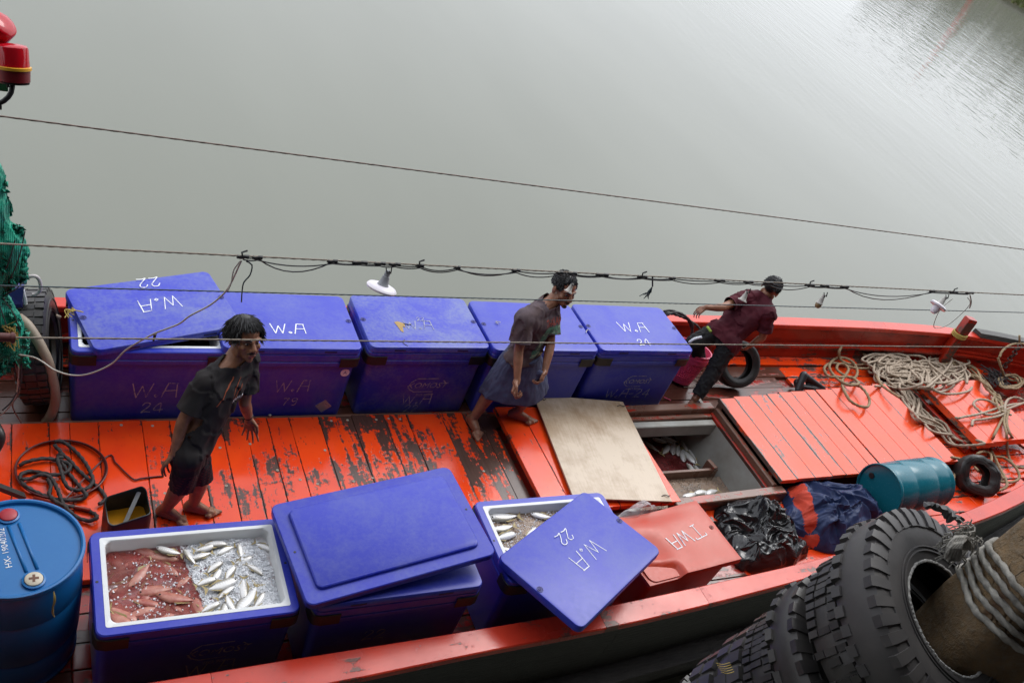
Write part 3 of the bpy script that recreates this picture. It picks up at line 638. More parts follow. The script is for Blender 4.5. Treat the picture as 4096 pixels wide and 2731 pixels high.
def lid_text(t, txt, h, px, py, rot, w=.009, seed=0):
    w *= .72
    mwi = (Matrix.Translation(t.location) @ t.rotation_euler.to_matrix().to_4x4()).inverted()
    zt = t.location.z+.062; q = mwi @ P(px, py, zt); q.z = .0622
    c, s = math.cos(R(rot)), math.sin(R(rot)); put(stroke_text(txt, h, w, seed=seed).mesh('lettering', M['paintwhite']), None, t, q, V(c, s, 0), V(-s, c, 0))
lid_text(l1, '22', .115, 593, 1135, 180, .013, 2); lid_text(l1, 'W.A', .14, 640, 1216, 180, .013, 3)
lid_text(lC, '22', .10, 2258, 2147, 180, .011, 4); lid_text(lC, 'W.A', .14, 2350, 2216, 180, .011, 5)
# orange box with a sagging lid
ob = empty('fish_box', (1.57, -2.46, ZB), R(6), 'faded orange fish box with a dented lid marked TWA', 'fish box')
m = MB(); m.loft([rrect(.40, .25, .06, 0), rrect(.405, .255, .06, .02), rrect(.44, .285, .06, .45), rrect(.465, .31, .06, .455), rrect(.465, .31, .06, .49)]); m.build('body', M['orangebox'], ob, auto=35)
m = MB(); nx, ny = 40, 26; tv = []; 
def dent(u, v):
    d = -.05*math.exp(-((u+.30)**2/.03+(v+.02)**2/.02)); d -= .045*math.exp(-((u+.10)**2/.10+(v-.30)**2/.010)); d -= .055*max(0, min(1, (-.12-v-.25*(u+.45))/.06))*(1 if u < -.18 else max(0, 1-(u+.18)/.05)); d -= .012*math.exp(-(u-.1)**2/.08-(v)**2/.05)
    return d
hx, hy = .49, .325
for zb in (0, 1):
    for j in range(ny+1):
        for i in range(nx+1):
            u = (i/nx*2-1)*hx; v = (j/ny*2-1)*hy; e = max(abs(u)/hx, abs(v)/hy); rim = -.004 if e > .99 else 0
            tv.append(V(u, v, (.535+dent(u, v)+.006*noise.noise(V(u*4, v*4, 2))+rim) if zb else (.475+min(0, dent(u, v)*.5))))
w_ = nx+1; N_ = w_*(ny+1); f = []
for j in range(ny):
    for i in range(nx):
        a = j*w_+i; f.append((N_+a, N_+a+1, N_+a+w_+1, N_+a+w_)); f.append((a, a+w_, a+w_+1, a+1))
bd_ = [i for i in range(w_)]+[j*w_+nx for j in range(1, ny+1)]+[ny*w_+i for i in range(nx-1, -1, -1)]+[j*w_ for j in range(ny-1, 0, -1)]
for a, b in zip(bd_, bd_[1:]+bd_[:1]): f.append((a, b, N_+b, N_+a))
m.add(tv, f); ol = m.build('lid', M['orangebox'], ob, auto=50); ol['grime'] = .4
ol_bvh = None
mt = stroke_text('TWA', .13, .010, .0, .1, .006); me = mt.mesh('lettering', M['paintwhite'])
c, s = math.cos(R(190)), math.sin(R(190))
for v in me.vertices:
    x, y = v.co.x*c-v.co.y*s+.12, v.co.x*s+v.co.y*c+.0; v.co = V(x, y, .538+dent(x, y)+.006*noise.noise(V(x*4, y*4, 2)))
link('lettering', me, None, ob); e2_ = EYE.copy(); e2_.materials[0] = simple('dark red plastic', (.25, .03, .015), .5); link('lid_eye', e2_, None, ob, (.43, .03, .535)).scale = (.6, .6, .8)  # lid eye in a darker red than the box plastic
# ------------------------------------------------------------------ fish, ice, melt water
def fish_mesh(name, L=.21, hgt=.062, th=.036, col=None):
    prof = [(.5, .06, .06), (.47, .30, .35), (.40, .62, .72), (.28, .90, 1.0), (.12, 1.0, 1.0), (-.04, .92, .86), (-.18, .66, .6), (-.30, .36, .34), (-.38, .17, .2), (-.415, .14, .14)]
    mb = MB(); n = 14
    mb.loft([[V(x*L, .5*hgt*a*math.cos(2*math.pi*j/n)+.004*math.sin(x*5), .5*th*b*math.sin(2*math.pi*j/n)) for j in range(n)] for x, a, b in prof])
    return mb
fm = NT('silver fish skin'); tc = fm.n('TexCoord').outputs['Object']; sx = fm.n('SeparateXYZ', Vector=tc)
nz = fm.noise(fm.coords(), 60, 4, .6)
bk_ = fm.ramp(fm.math('ADD', sx.outputs[1], fm.math('MULTIPLY', fm.math('SUBTRACT', nz, .5), .012)), .004, .026)
wvn = fm.math('SINE', fm.math('MULTIPLY', sx.outputs[0], 420.0)); st = fm.math('MULTIPLY', fm.ramp(wvn, .1, .8), fm.ramp(sx.outputs[1], -.010, .012))
c_ = fm.mix(bk_, (.80, .80, .79), (.27, .26, .22)); c_ = fm.mix(fm.math('MULTIPLY', st, .35), c_, (.36, .29, .18)); c_ = fm.mix(fm.math('MULTIPLY', fm.ramp(nz, .5, .8), .35), c_, (.52, .44, .40))
fm.p(col=c_, rough=.24, metal=.15, spec=.7); M['fish'] = fm.m
M['fishred'] = simple('blood stained fish skin', (.58, .30, .22), .3, col2=(.30, .05, .04), scale=30, bump=.3)
M['fin'] = simple('yellow tail fin', (.40, .31, .13), .5, scale=40)
M['eyeb'] = simple('fish eye', (.01, .01, .012), .15, bump=0)
fb = fish_mesh('body', .20, .066, .034); FBS, FBRS = [], []
for q, bend in enumerate((0, .9, -1.1, .5)):
    f2_ = MB(); f2_.add([V(x, y+bend*(x*x*1.1-.004), z*(1-.12*q*.5)) for x, y, z in fb.v], fb.f); FBS.append(f2_.mesh('body', M['fish'], True)); FBRS.append(f2_.mesh('body', M['fishred'], True))
FRN = random.Random(5)
tf = MB(); tf.add([V(-.083, 0, 0), V(-.088, .010, .001), V(-.118, .042, .004), V(-.104, .004, 0), V(-.116, -.040, .003), V(-.088, -.010, .001)], [(0, 1, 2, 3), (0, 3, 4, 5)]); TF = tf.mesh('tail_fin', M['fin']); 
df = MB(); df.add([V(.02, .028, .002), V(-.01, .042, .004), V(-.06, .022, .002), V(-.08, .012, 0), V(-.02, .026, .001)], [(0, 1, 2, 4), (4, 2, 3)]); df.add([V(.0, -.028, .002), V(-.02, -.040, .003), V(-.08, -.012, .0)], [(0, 1, 2)]); DF = df.mesh('fin', M['fin'])
fe = MB(); fe.ell((.083, .006, .010), (.0052, .0052, .004), None, 10, 6); fe.ell((.083, .006, -.010), (.0052, .0052, .004), None, 10, 6); FE = fe.mesh('eye', M['eyeb'], True)
def fish(head, tail, z, lab, grp, roll=0, red=False, sc=None, pitch=0, flip=1):
    a, b = P(*head, z), P(*tail, z); c = (a+b)/2; d = a-b; t = empty('fish', c, 0, lab, 'fish', grp)
    s = sc or min(1.3, max(.7, d.length/.22)); t.rotation_euler = (roll, pitch, math.atan2(d.y, d.x)); t.scale = (s, s*flip, s)
    link('body', FRN.choice(FBRS if red else FBS), None, t); link('tail_fin', TF, None, t); link('fin', DF, None, t); link('eye', FE, None, t); return t
SA = lambda x, y: (350+x/2.613, 2050+y/2.613)
zA = .618
FL = [((700, 355), (1005, 445), 'dark backed fish lying on the melt water near the far rim of the open box', .02, 1), ((1000, 365), (1140, 560), 'pale fish with its tail in the melt water, next to the dark backed fish', .5, 1), ((1480, 315), (1180, 345), 'fish against the far rim of the open box, near its middle', .0, -1), ((1340, 345), (1110, 395), 'thin pale fish half under ice by the far rim', .2, 1),
      ((1370, 430), (1520, 360), 'white bellied fish half under ice, second row from the far rim', -.4, 1), ((1590, 335), (1612, 475), 'fish with its yellow tail upright in the ice by the far right corner', .3, 1), ((1395, 510), (1255, 630), 'grey striped fish at the edge of ice and red water', .0, -1), ((1410, 575), (1265, 760), 'gold striped fish left of the middle of the ice', .1, 1),
      ((1540, 550), (1440, 710), 'plump silver fish in the middle of the ice', .2, -1), ((1590, 695), (1215, 810), 'fish lying over two others, yellow tail towards the red water', .05, 1), ((1625, 930), (1635, 660), 'striped fish lying upright to the right of the ice middle', .1, 1), ((1550, 1065), (1785, 735), 'slim white fish, yellow tail up, head at the near rim', .2, -1),
      ((1480, 905), (1375, 1150), 'big silver fish nearest the near rim, head up', .05, 1), ((2045, 945), (1790, 1085), 'large grey fish in the near right corner of the open box', .1, -1), ((1200, 1060), (1330, 1140), 'fish head poking out of the ice at the near rim', .3, 1), ((1530, 1030), (1450, 850), 'fish mostly covered by the big silver fish', -.3, 1), ((1700, 1010), (1580, 1110), 'grey fish pressed against the near rim under the slim white fish', .2, 1)]
FL += [((1700, 480), (1560, 520), 'small fish half buried in ice right of the yellow tail', .3, 1), ((1800, 620), (1700, 560), 'fish nearly covered by ice towards the right wall', -.2, -1), ((1840, 860), (1760, 960), 'fish half buried in ice near the right wall', .2, 1), ((1290, 700), (1190, 740), 'short fish under ice at the edge of the red water', .1, -1), ((1480, 800), (1400, 860), 'fish under the one with the yellow tail', -.2, 1), ((1130, 470), (1260, 430), 'fish in the dark water below the far rim', .1, 1), ((1900, 380), (1790, 330), 'fish by the far right corner, mostly under ice', .2, 1), ((1330, 960), (1240, 1010), 'fish at the near edge of the ice beside the big silver fish', -.1, -1)]
for hd, tl, lab, roll, fl in FL: fish(SA(*hd), SA(*tl), zA+FRN.uniform(.018, .034), lab, 'silver fish on ice', roll, flip=fl)
rr = random.Random(21)
RL = [((300, 470), (420, 640)), ((560, 400), (720, 480)), ((840, 470), (700, 455)), ((300, 830), (420, 760)), ((520, 700), (610, 600)), ((700, 640), (930, 600)), ((880, 880), (990, 900)), ((700, 960), (480, 900)), ((420, 1080), (300, 1010)), ((560, 1060), (700, 1030)), ((930, 980), (1110, 1130)), ((1150, 970), (1190, 1090)), ((820, 1090), (700, 1130)), ((520, 1190), (560, 1080)), ((380, 1180), (310, 1110)), ((640, 820), (820, 800)), ((420, 560), (300, 600)), ((980, 720), (1080, 640)), ((600, 900), (640, 720)), ((880, 640), (760, 540))]
for i, (hd, tl) in enumerate(RL): fish(SA(*hd), SA(*tl), zA-.010+rr.uniform(-.012, .012), 'reddened fish in the blood tinted melt water of the open box', 'fish in the red melt water', rr.uniform(-.4, .4), True, rr.uniform(.9, 1.25))
for i in range(26):
    x, y = rr.uniform(270, 1130), rr.uniform(420, 1160); a = rr.uniform(0, 6.28)
    fish(SA(x+80*math.cos(a), y+60*math.sin(a)), SA(x-80*math.cos(a), y-60*math.sin(a)), zA-.034+rr.uniform(-.012, .010), 'reddened fish in the blood tinted melt water of the open box', 'fish in the red melt water', rr.uniform(-.5, .5), True, rr.uniform(.9, 1.2))
def liquid(name, col, alpha, rough=.06):
    k = NT(name); n1 = k.noise(k.coords(rnd=False), 14, 4, .6); n2 = k.noise(k.coords(rnd=False), 60, 3, .6); n3 = k.noise(k.coords(rnd=False), 5, 3, .5)
    k.p(col=k.mix(k.ramp(n3, .35, .65), col, tuple(min(1, x*2.2+.02) for x in col)), rough=rough, alpha=k.math('ADD', k.math('MULTIPLY', k.ramp(n1, .3, .7), .3), alpha-.15), ior=1.33); k.bump(k.math('ADD', n1, k.math('MULTIPLY', n2, .4)), .55, .012); return k.m
M['melt'] = liquid('blood tinted melt water', (.16, .020, .018), .55); M['meltbrown'] = liquid('brown melt water', (.20, .14, .10), .62)
ik = NT('crushed ice'); ik.p(col=(.93, .95, .98), rough=.16, trans=.18, ior=1.3); M['ice'] = ik.m
im = NT('ice slush'); n1 = im.noise(im.coords(rnd=False), 55, 6, .7); n2 = im.noise(im.coords(rnd=False), 9, 3, .6); im.p(col=im.mix(im.ramp(n2, .35, .65), (.86, .87, .89), (.66, .58, .58)), rough=.24, trans=.10); im.bump(n1, .9, .02); M['slush'] = im.m
def sheet(name, t, mat, z, hfun, n=(60, 36), hx=.49, hy=.29):
    mb = MB(); v = []; f = []
    for j in range(n[1]+1):
        for i in range(n[0]+1):
            x, y = (i/n[0]*2-1)*hx, (j/n[1]*2-1)*hy; v.append(V(x, y, z+hfun(x, y)))
    w = n[0]+1
    for j in range(n[1]):
        for i in range(n[0]): f.append((j*w+i, j*w+i+1, (j+1)*w+i+1, (j+1)*w+i))
    mb.add(v, f); o = mb.build(name, mat, None, True); o.location = t.location; return o
nz_ = lambda x, y, s, k: noise.noise(V(x*s, y*s, k))
def mound(x, y):
    e = max(0, min(1, (x-.02+.10*nz_(x, y, 5, 3)+.22*y)/.20)); return -.03+.044*e+.016*nz_(x, y, 11, 1)*e+.010*nz_(x, y, 24, 5)
tag(sheet('melt_water', bA, M['melt'], zA-ZB, lambda x, y: .004*nz_(x, y, 14, 2)+.003*nz_(x, y, 30, 7)), kind='stuff')
tag(sheet('ice_slush', bA, M['slush'], zA-ZB, mound), kind='stuff')
def ice_chunks(t, n, z, area, hf, seed, smin=.003, smax=.0085, lim=.485):
    rr = random.Random(seed); mb = MB()
    for _ in range(n):
        x, y = area(rr)
        if abs(x) > lim or abs(y) > .285: continue
        s = rr.uniform(smin, smax)*(1.6 if rr.random() < .04 else 1)*(.8 if x < 0 else 1); c = V(x, y, z+hf(x, y)+s*.25); Mx = Euler((rr.uniform(0, 6), rr.uniform(0, 6), rr.uniform(0, 6))).to_matrix()
        v = [Mx @ V(a*s*rr.uniform(.25, 1.3), b*s*rr.uniform(.25, 1.3), d*s*rr.uniform(.15, .9))+c for a in (-1, 1) for b in (-1, 1) for d in (-1, 1)]
        mb.add(v, [(0, 1, 3, 2), (4, 6, 7, 5), (0, 4, 5, 1), (2, 3, 7, 6), (0, 2, 6, 4), (1, 5, 7, 3)])
    o = mb.build('crushed_ice', M['ice']); o.location = t.location; return tag(o, kind='stuff')
def areaA(r):
    if r.random() < .945: x = r.uniform(.0, .49)+.0; y = r.uniform(-.29, .29); return (x-.2*y if x-.2*y > -.05 else .6), y
    return (r.gauss(-.2, .16), r.gauss(-.05, .15))
ice_chunks(bA, 6500, zA-ZB, areaA, lambda x, y: max(mound(x, y), .001), 5)
# box C: brown slush with long pale fish
SCm = lambda x, y: (1900+x/1.521, 1700+y/1.521)
zC = .635
for hd, tl, lab, roll, fl in [((75, 560), (280, 555), 'slender silver fish along the far rim of the box with brown ice water', 0, 1), ((95, 640), (250, 612), 'slender silver fish second from the far rim in the brown ice water', .1, 1), ((330, 540), (480, 560), 'brownish fish by the far rim, near the middle of the box', .0, -1), ((260, 660), (110, 690), 'pale fish half sunk in brown slush', .2, 1), ((150, 745), (260, 780), 'white fish at the near left corner under the crooked lid', .1, 1), ((380, 620), (300, 700), 'dull fish next to the edge of the crooked lid', .2, -1)]:
    fish(SCm(*hd), SCm(*tl), zC+.016, lab, 'fish in the brown ice water', roll, flip=fl)
tag(sheet('melt_water', bC, M['meltbrown'], zC-ZB, lambda x, y: .004*nz_(x, y, 14, 2)), kind='stuff')
tag(sheet('ice_slush', bC, simple('brown slush', (.40, .33, .28), .3, col2=(.25, .18, .14), scale=30, bump=.6, dist=.01), zC-ZB-.012, lambda x, y: .014*nz_(x, y, 9, 1)+.008*nz_(x, y, 25, 3)), kind='stuff')
ice_chunks(bC, 1100, zC-ZB, lambda r: (r.uniform(-.48, .3), r.uniform(-.28, .28)), lambda x, y: 0.0, 9, .003, .007)
# box 1: dark catch seen in the gap under the lid
tag(sheet('catch', b1, simple('dark wet catch', (.10, .055, .05), .25, col2=(.03, .02, .02), scale=20, bump=.6, dist=.01), .52, lambda x, y: .03*nz_(x, y, 7, 1)), kind='stuff')
fish((905, 1370), (870, 1400), .56, 'pale fish showing in the gap under the crooked lid', None, .2)
# fish hold
zh = -.45
tag(sheet('melt_water', empty('hold_marker', (2.9, -.62, 0)) if False else type('L', (), {'location': V(2.35, -.62, 0)})(), liquid('dark red hold water', (.075, .010, .010), .85, .04), zh, lambda x, y: .006*nz_(x, y, 9, 2), (50, 30), .95, .47), kind='stuff')
HS = lambda x, y: (2500+x/1.96, 1500+y/1.96)
for hd, tl, lab in [((175, 540), (235, 580), 'thin pale fish at the left edge of the hold water'), ((230, 500), (330, 530), 'fish lying along the far side of the hold'), ((300, 495), (400, 520), 'fish under the grey lip at the far side of the hold'), ((375, 600), (390, 540), 'silver fish standing head down in the red hold water'), ((415, 615), (425, 555), 'silver fish in the middle of the red hold water'), ((455, 655), (455, 595), 'oval bright fish beside the hold wall'), ((440, 520), (500, 610), 'slim fish lying along the hold wall'), ((500, 590), (560, 690), 'second slim fish lying along the hold wall'), ((505, 710), (560, 790), 'pale fish piled against the hold wall near the divider'), ((560, 730), (600, 790), 'white fish in the heap beside the divider'), ((530, 770), (590, 800), 'fish resting against the brown divider'), ((340, 560), (300, 610), 'sunken fish in the dark part of the hold water'), ((520, 660), (480, 610), 'fish tilted against the hold wall'), ((330, 520), (410, 560), 'grey fish under the lip of the hold, right of the thin pale one')]:
    fish(HS(*hd), HS(*tl), zh+.012, lab, 'fish in the hold', rr.uniform(-.3, .3), sc=rr.uniform(.9, 1.25))
for hd, tl, lab in [((470, 950), (560, 930), 'fish in the narrow near part of the hold, left one'), ((560, 925), (640, 915), 'fish in the narrow near part of the hold, middle one'), ((640, 930), (720, 905), 'fish in the narrow near part of the hold, right one')]:
    fish(HS(*hd), HS(*tl), -.3, lab, 'fish in the hold', rr.uniform(-.3, .3), sc=1.1)
tag(sheet('melt_water', type('L', (), {'location': V(2.6, -1.42, 0)})(), M['meltbrown'], -.33, lambda x, y: .004*nz_(x, y, 9, 4), (20, 8), .8, .3), kind='stuff')
# ------------------------------------------------------------------ people
def skinmat(name, col):
    k = NT(name); n1 = k.noise(k.coords(rnd=False), 16, 5, .6); n2 = k.noise(k.coords(rnd=False), 120, 3, .6)
    k.p(col=k.mix(k.ramp(n1, .35, .7), col, tuple(x*.62 for x in col)), rough=k.math('ADD', .34, k.math('MULTIPLY', n2, .2)), spec=.4, sub=.0); k.bump(n2, .12, .002); return k.m
M['skin1'] = skinmat('tanned skin', (.30, .135, .075)); M['skin2'] = skinmat('tanned skin darker', (.285, .125, .070))
M['hair'] = simple('black hair', (.010, .009, .009), .42, var=.3, bump=0)
M['eyew'] = simple('eye white', (.24, .20, .18), .3, bump=0); M['lip'] = simple('lips', (.20, .065, .05), .4, bump=0)
def cloth(name, col, col2, scale=6, rough=.8, weave=True):
    k = NT(name); c = k.coords(rnd=False); n1 = k.noise(c, scale, 4, .6); n2 = k.noise(c, 320, 2, .5); k.p(col=k.mix(k.ramp(n1, .36, .66), col, col2), rough=rough, spec=.25); k.bump(k.math('ADD', k.math('MULTIPLY', n2, .25), n1), .25, .006); return k.m
def toward(p, back): 
    d = (p-CAM_LOC).normalized(); return p+d*back
def J(px, py, z, back=0.0): return toward(P(px, py, z), back)
def noisefold(me, amp, sc, dirv=None, seed=0.0):
    """cloth folds: push vertices along their normals"""
    nn = [v.normal.copy() for v in me.vertices]
    for v, n in zip(me.vertices, nn):
        p = v.co; q = V(p.x*sc[0]+seed, p.y*sc[1], p.z*sc[2]); h = noise.noise(q)*.65+noise.noise(q*2.3)*.35
        g = noise.noise(V(p.x*sc[0]*2.7+seed, p.y*sc[1]*2.7, p.z*sc[2]*2.2+seed))
        v.co = p+n*amp*((1-2*abs(h)**.8 if h < 0 else h)+.55*(1-2.2*abs(g)))
    me.update()
def cut(me, planes, axis=None):
    """open the garment: drop what lies beyond each plane within its radius (centre, normal, radius)"""
    bm = bmesh.new(); bm.from_mesh(me)
    def near(q, c, n, r):
        d = q-c
        if r > 0: return d.length < r
        if axis is not None:
            a_, b_ = axis; t_ = max(0, min(1, (q-a_).dot(b_-a_)/(b_-a_).length_squared))
            if (q-a_.lerp(b_, t_)).length < .150: return False
        return d.length < .20 and (d-n*d.dot(n)).length < -r
    for c, n, r in planes:
        fs = [f for f in bm.faces if near(f.calc_center_median(), c, n, r)]
        geom = list({v for f in fs for v in f.verts})+list({e for f in fs for e in f.edges})+fs
        res = bmesh.ops.bisect_plane(bm, geom=geom, plane_co=c, plane_no=n, clear_outer=False, clear_inner=False)
        dele = [f for f in bm.faces if near(f.calc_center_median(), c, n, r) and (f.calc_center_median()-c).dot(n) > 0]
        bmesh.ops.delete(bm, geom=dele, context='FACES')
    loose = [v for v in bm.verts if not v.link_faces]; bmesh.ops.delete(bm, geom=loose, context='VERTS')
    # keep the largest island
    seen = set(); best = []
    for v in bm.verts:
        if v in seen: continue
        st = [v]; isl = []; seen.add(v)
        while st:
            a = st.pop(); isl.append(a)
            for e in a.link_edges:
                b = e.other_vert(a)
                if b not in seen: seen.add(b); st.append(b)
        if len(isl) > len(best): best = isl
    keep = set(best); bmesh.ops.delete(bm, geom=[v for v in bm.verts if v not in keep], context='VERTS')
    bm.to_mesh(me); bm.free(); me.polygons.foreach_set('use_smooth', [True]*len(me.polygons)); me.update()
def thicken(o, th=.004):
    m = o.modifiers.new('thickness', 'SOLIDIFY'); m.thickness = th; m.offset = -1
def hand(mb, wrist, dirv, palm_n, side, curl=.35, spread=.22, s=1.0, thumb=.5):
    """palm, four unequal fingers bent at the knuckles and a thumb; palm_n is the side the fingers curl to"""
    d = Vector(dirv).normalized(); n = Vector(palm_n); n = (n-d*n.dot(d)).normalized(); x = d.cross(n)*side
    kn = wrist+d*.088*s
    mb.cap(wrist-d*.01, wrist+d*.02*s, .025*s, .027*s)
    for i in range(4): mb.cap(wrist+d*.015*s+x*(.010-.007*i)*s*1.2, kn+x*(.030-.020*i)*s-d*.004*abs(i-1), .016*s, .0125*s, 10)
    L = [(.040, .024, .019), (.046, .028, .021), (.042, .026, .020), (.032, .020, .017)]
    for i in range(4):
        base = kn+x*(.031-.0205*i)*s-d*.006*abs(i-1)*s; a = spread*(1.2-.8*i)*.8; fd = (d*math.cos(a)+x*math.sin(a)).normalized(); ang = curl*(.7+.12*i); r = .0088*s; p = base
        for q, seg in enumerate(L[i]):
            dd = (fd*math.cos(ang)+n*math.sin(ang)).normalized(); e = p+dd*seg*s; mb.cap(p, e, r, r*.9, 8); p = e; ang += curl*(1.25 if q == 0 else .8); r *= .9
    tb = wrist+d*.022*s+x*.026*s; t1 = tb+(d*.55+x*(.75-.3*thumb)+n*.35*thumb).normalized()*.038*s; t2 = t1+(d*.85+x*(.35-.4*thumb)+n*.3*thumb).normalized()*.028*s; t3 = t2+(d*.95+x*(.1-.3*thumb)+n*.3*thumb).normalized()*.022*s
    mb.cap(wrist+d*.012*s+x*.012*s, tb, .017*s, .015*s, 8); mb.cap(tb, t1, .0145*s, .0115*s, 8); mb.cap(t1, t2, .011*s, .0098*s, 8); mb.cap(t2, t3, .0098*s, .0075*s, 8)
def foot(mb, ankle, toe_dir, ground, s=1.0, side=1):
    t = Vector(toe_dir); t.z = 0; t.normalize(); x = t.cross(Z_)*side; h = V(ankle.x, ankle.y, ground)-t*.035*s
    mb.cap(ankle+V(0, 0, .02), h+V(0, 0, .035*s), .036*s, .034*s); mb.cap(h+V(0, 0, .03*s), h+t*.165*s+V(0, 0, .022*s), .033*s, .024*s); mb.cap(ankle, h+t*.12*s+V(0, 0, .04*s), .035*s, .026*s)
    mb.cap(h+t*.15*s+x*.03*s+V(0, 0, .02*s), h+t*.155*s-x*.032*s+V(0, 0, .017*s), .020*s, .017*s)
    for i, (L, r) in enumerate(((.052, .0145), (.048, .011), (.043, .0105), (.036, .010), (.028, .009))):
        b = h+t*(.165-.008*i)*s+x*(.034-.0175*i)*s+V(0, 0, .015*s); mb.cap(b, b+t*L*s-V(0, 0, .004), r*s, r*.85*s, 8)
def head(mb, c, f, u, s=1.0):
    f = Vector(f).normalized(); u = Vector(u); u = (u-f*u.dot(f)).normalized(); r = f.cross(u); Mh = Matrix((r, f, u)).transposed(); T = lambda x, y, z: c+Mh @ V(x, y, z)*s
    E = lambda p, rad, n=14: mb.ell(T(*p), tuple(q*s for q in rad), Mh, n, 9)
    E((0, -.014, .036), (.073, .092, .080), 20); E((0, .020, -.028), (.058, .060, .080), 18); E((0, .042, -.080), (.036, .036, .026)); E((0, .064, -.096), (.019, .016, .016))
    for q in (-1, 1):
        E((q*.043, .050, -.026), (.020, .024, .020)); E((q*.056, .012, -.062), (.013, .034, .030)); E((q*.078, -.010, -.008), (.009, .020, .032)); E((q*.0125, .092, -.034), (.0095, .012, .0085))
        mb.cap(T(q*.012, .081, .016), T(q*.050, .062, .018), .010*s, .009*s, 8)
    mb.cap(T(0, .078, .014), T(0, .104, -.027), .0085*s, .0135*s, 10); mb.cap(T(-.016, .081, -.058), T(.016, .081, -.058), .0085*s, .0085*s, 8); mb.cap(T(-.014, .079, -.069), T(.014, .079, -.069), .0085*s, .0085*s, 8); mb.cap(T(0, .074, -.05), T(0, .062, -.088), .016*s, .014*s, 8)
    return T, Mh
def face_parts(par, T, Mh, s, moust=True, goatee=False, wb_=None):
    for q in (-1, 1):
        m = MB(); m.ell(T(q*.030, .0735, .001), (.0115*s, .007*s, .0045*s), Mh, 12, 8); wb_(m, 'eye', M['eyew'], par, smooth=True)
        m = MB(); m.ell(T(q*.030+.002, .0795, .001), (.0058*s, .004*s, .0054*s), Mh, 10, 6); wb_(m, 'iris', M['hair'], par, smooth=True)
        m = MB(); m.tube([T(q*.014, .0885, .020), T(q*.030, .0845, .026), T(q*.050, .071, .019)], lambda t: .0052*s*(1.1-.5*t), 6); wb_(m, 'eyebrow', M['hair'], par)
    m = MB(); m.tube([T(-.020, .084, -.0635), T(-.008, .0895, -.062), T(0, .089, -.0635), T(.008, .0895, -.062), T(.020, .084, -.0635)], lambda t: .0045*s, 6); wb_(m, 'lips', M['lip'], par, smooth=True)
    if moust:
        m = MB(); m.tube([T(-.026, .077, -.056), T(-.010, .0895, -.0495), T(0, .091, -.049), T(.010, .0895, -.0495), T(.026, .077, -.056)], lambda t: .0050*s*(1 if .2 < t < .8 else .7), 6); wb_(m, 'moustache', M['hair'], par)
    if goatee:
        m = MB(); m.ell(T(0, .074, -.094), (.018*s, .012*s, .014*s), Mh, 10, 6); wb_(m, 'goatee', M['hair'], par)
def hair(par, T, Mh, s, seed, n, length, mess, wb_, droop=.5, fringe=.0):
    rr = random.Random(seed); m = MB()
    m.ell(T(0, -.020, .042), (.0775*s, .094*s, .082*s), Mh, 22, 12)
    # crop the cap below the hairline by keeping faces that count as scalp
    keepv = []; 
    def scalp(p):
        q = Mh.transposed() @ (Vector(p)-T(0, 0, 0))/s; return q.z > (.062 if q.y > .045 else .012 if q.y > .0 else -.035 if q.y < -.05 else -.012)
    m.f = [f for f in m.f if all(scalp(m.v[i]) for i in f)]; m.m = [0]*len(m.f)
    for _ in range(n):
        az = rr.uniform(0, 2*math.pi); el = math.asin(rr.uniform(-.35, 1)); d = V(math.cos(el)*math.cos(az), math.cos(el)*math.sin(az), math.sin(el))
        p = V(d.x*.075, -.020+d.y*.092, .042+d.z*.080)
        if d.z > .955: continue
        if p.z < (.078 if p.y > .045 else .0 if p.y > -.01 else -.045): continue
        dirv = V(d.x*.8+rr.gauss(0, mess), d.y*.8+rr.gauss(0, mess)+fringe*max(0, d.z), -droop-.9*(d.x*d.x+d.y*d.y)**.5+.35+rr.gauss(0, mess)).normalized(); L = length*rr.uniform(.6, 1.2)*(.62 if p.y > .035 else 1)
        a = T(*p); b = T(*(p+dirv*L*.6)); c = T(*(p+dirv*L+V(0, 0, -droop*L*.35))); m.tube([a, b, c], lambda t: (.0046*(1-t)+.0006)*s, 4)
    wb_(m, 'hair', M['hair'], par)
def person(lab, base):
    t = empty('person', base, 0, lab, 'person'); 
    def w_(mb, name, mat, par, **kw):
        o = mb.build(name, mat, par, **kw); o.location = -Vector(t.location); return o
    return t, w_
def add_mesh(t, name, me, mat):
    me.materials.clear(); me.materials.append(mat); o = link(name, me, None, t); o.location = -Vector(t.location); return o
def torso(mb, pel, neck, shR, shL, hipR, hipL, f, k=1.0, e=0.0):
    f = Vector(f).normalized(); sp = neck-pel; ch = pel+sp*.66; wa = pel+sp*.30
    ac = (shL-shR).normalized()
    mb.cap(hipR, hipL, .092*k+e, .092*k+e, 16); mb.cap(wa-ac*.045*k, wa+ac*.045*k, .088*k+e, None, 16); mb.cap(pel-ac*.04, wa-ac*.045, .088*k+e, .09*k+e, 16); mb.cap(pel+ac*.04, wa+ac*.045, .088*k+e, .09*k+e, 16)
    mb.cap(wa-ac*.04*k, ch-ac*.075*k, .090*k+e, .098*k+e, 16); mb.cap(wa+ac*.04*k, ch+ac*.075*k, .090*k+e, .098*k+e, 16); mb.cap(wa, ch, .098*k+e, .105*k+e, 16)
    mb.cap(ch-ac*.07*k, shR+ac*.02, .088*k+e, .060*k+e, 14); mb.cap(ch+ac*.07*k, shL-ac*.02, .088*k+e, .060*k+e, 14); mb.cap(ch-ac*.085, ch+ac*.085, .094*k+e, None, 14)
    mb.cap(shR, neck-V(0, 0, .02), .052*k+e, .062*k+e*.6, 12); mb.cap(shL, neck-V(0, 0, .02), .052*k+e, .062*k+e*.6, 12); mb.cap(ch, neck-V(0, 0, .015), .09*k+e, .058*k+e*.5, 14)
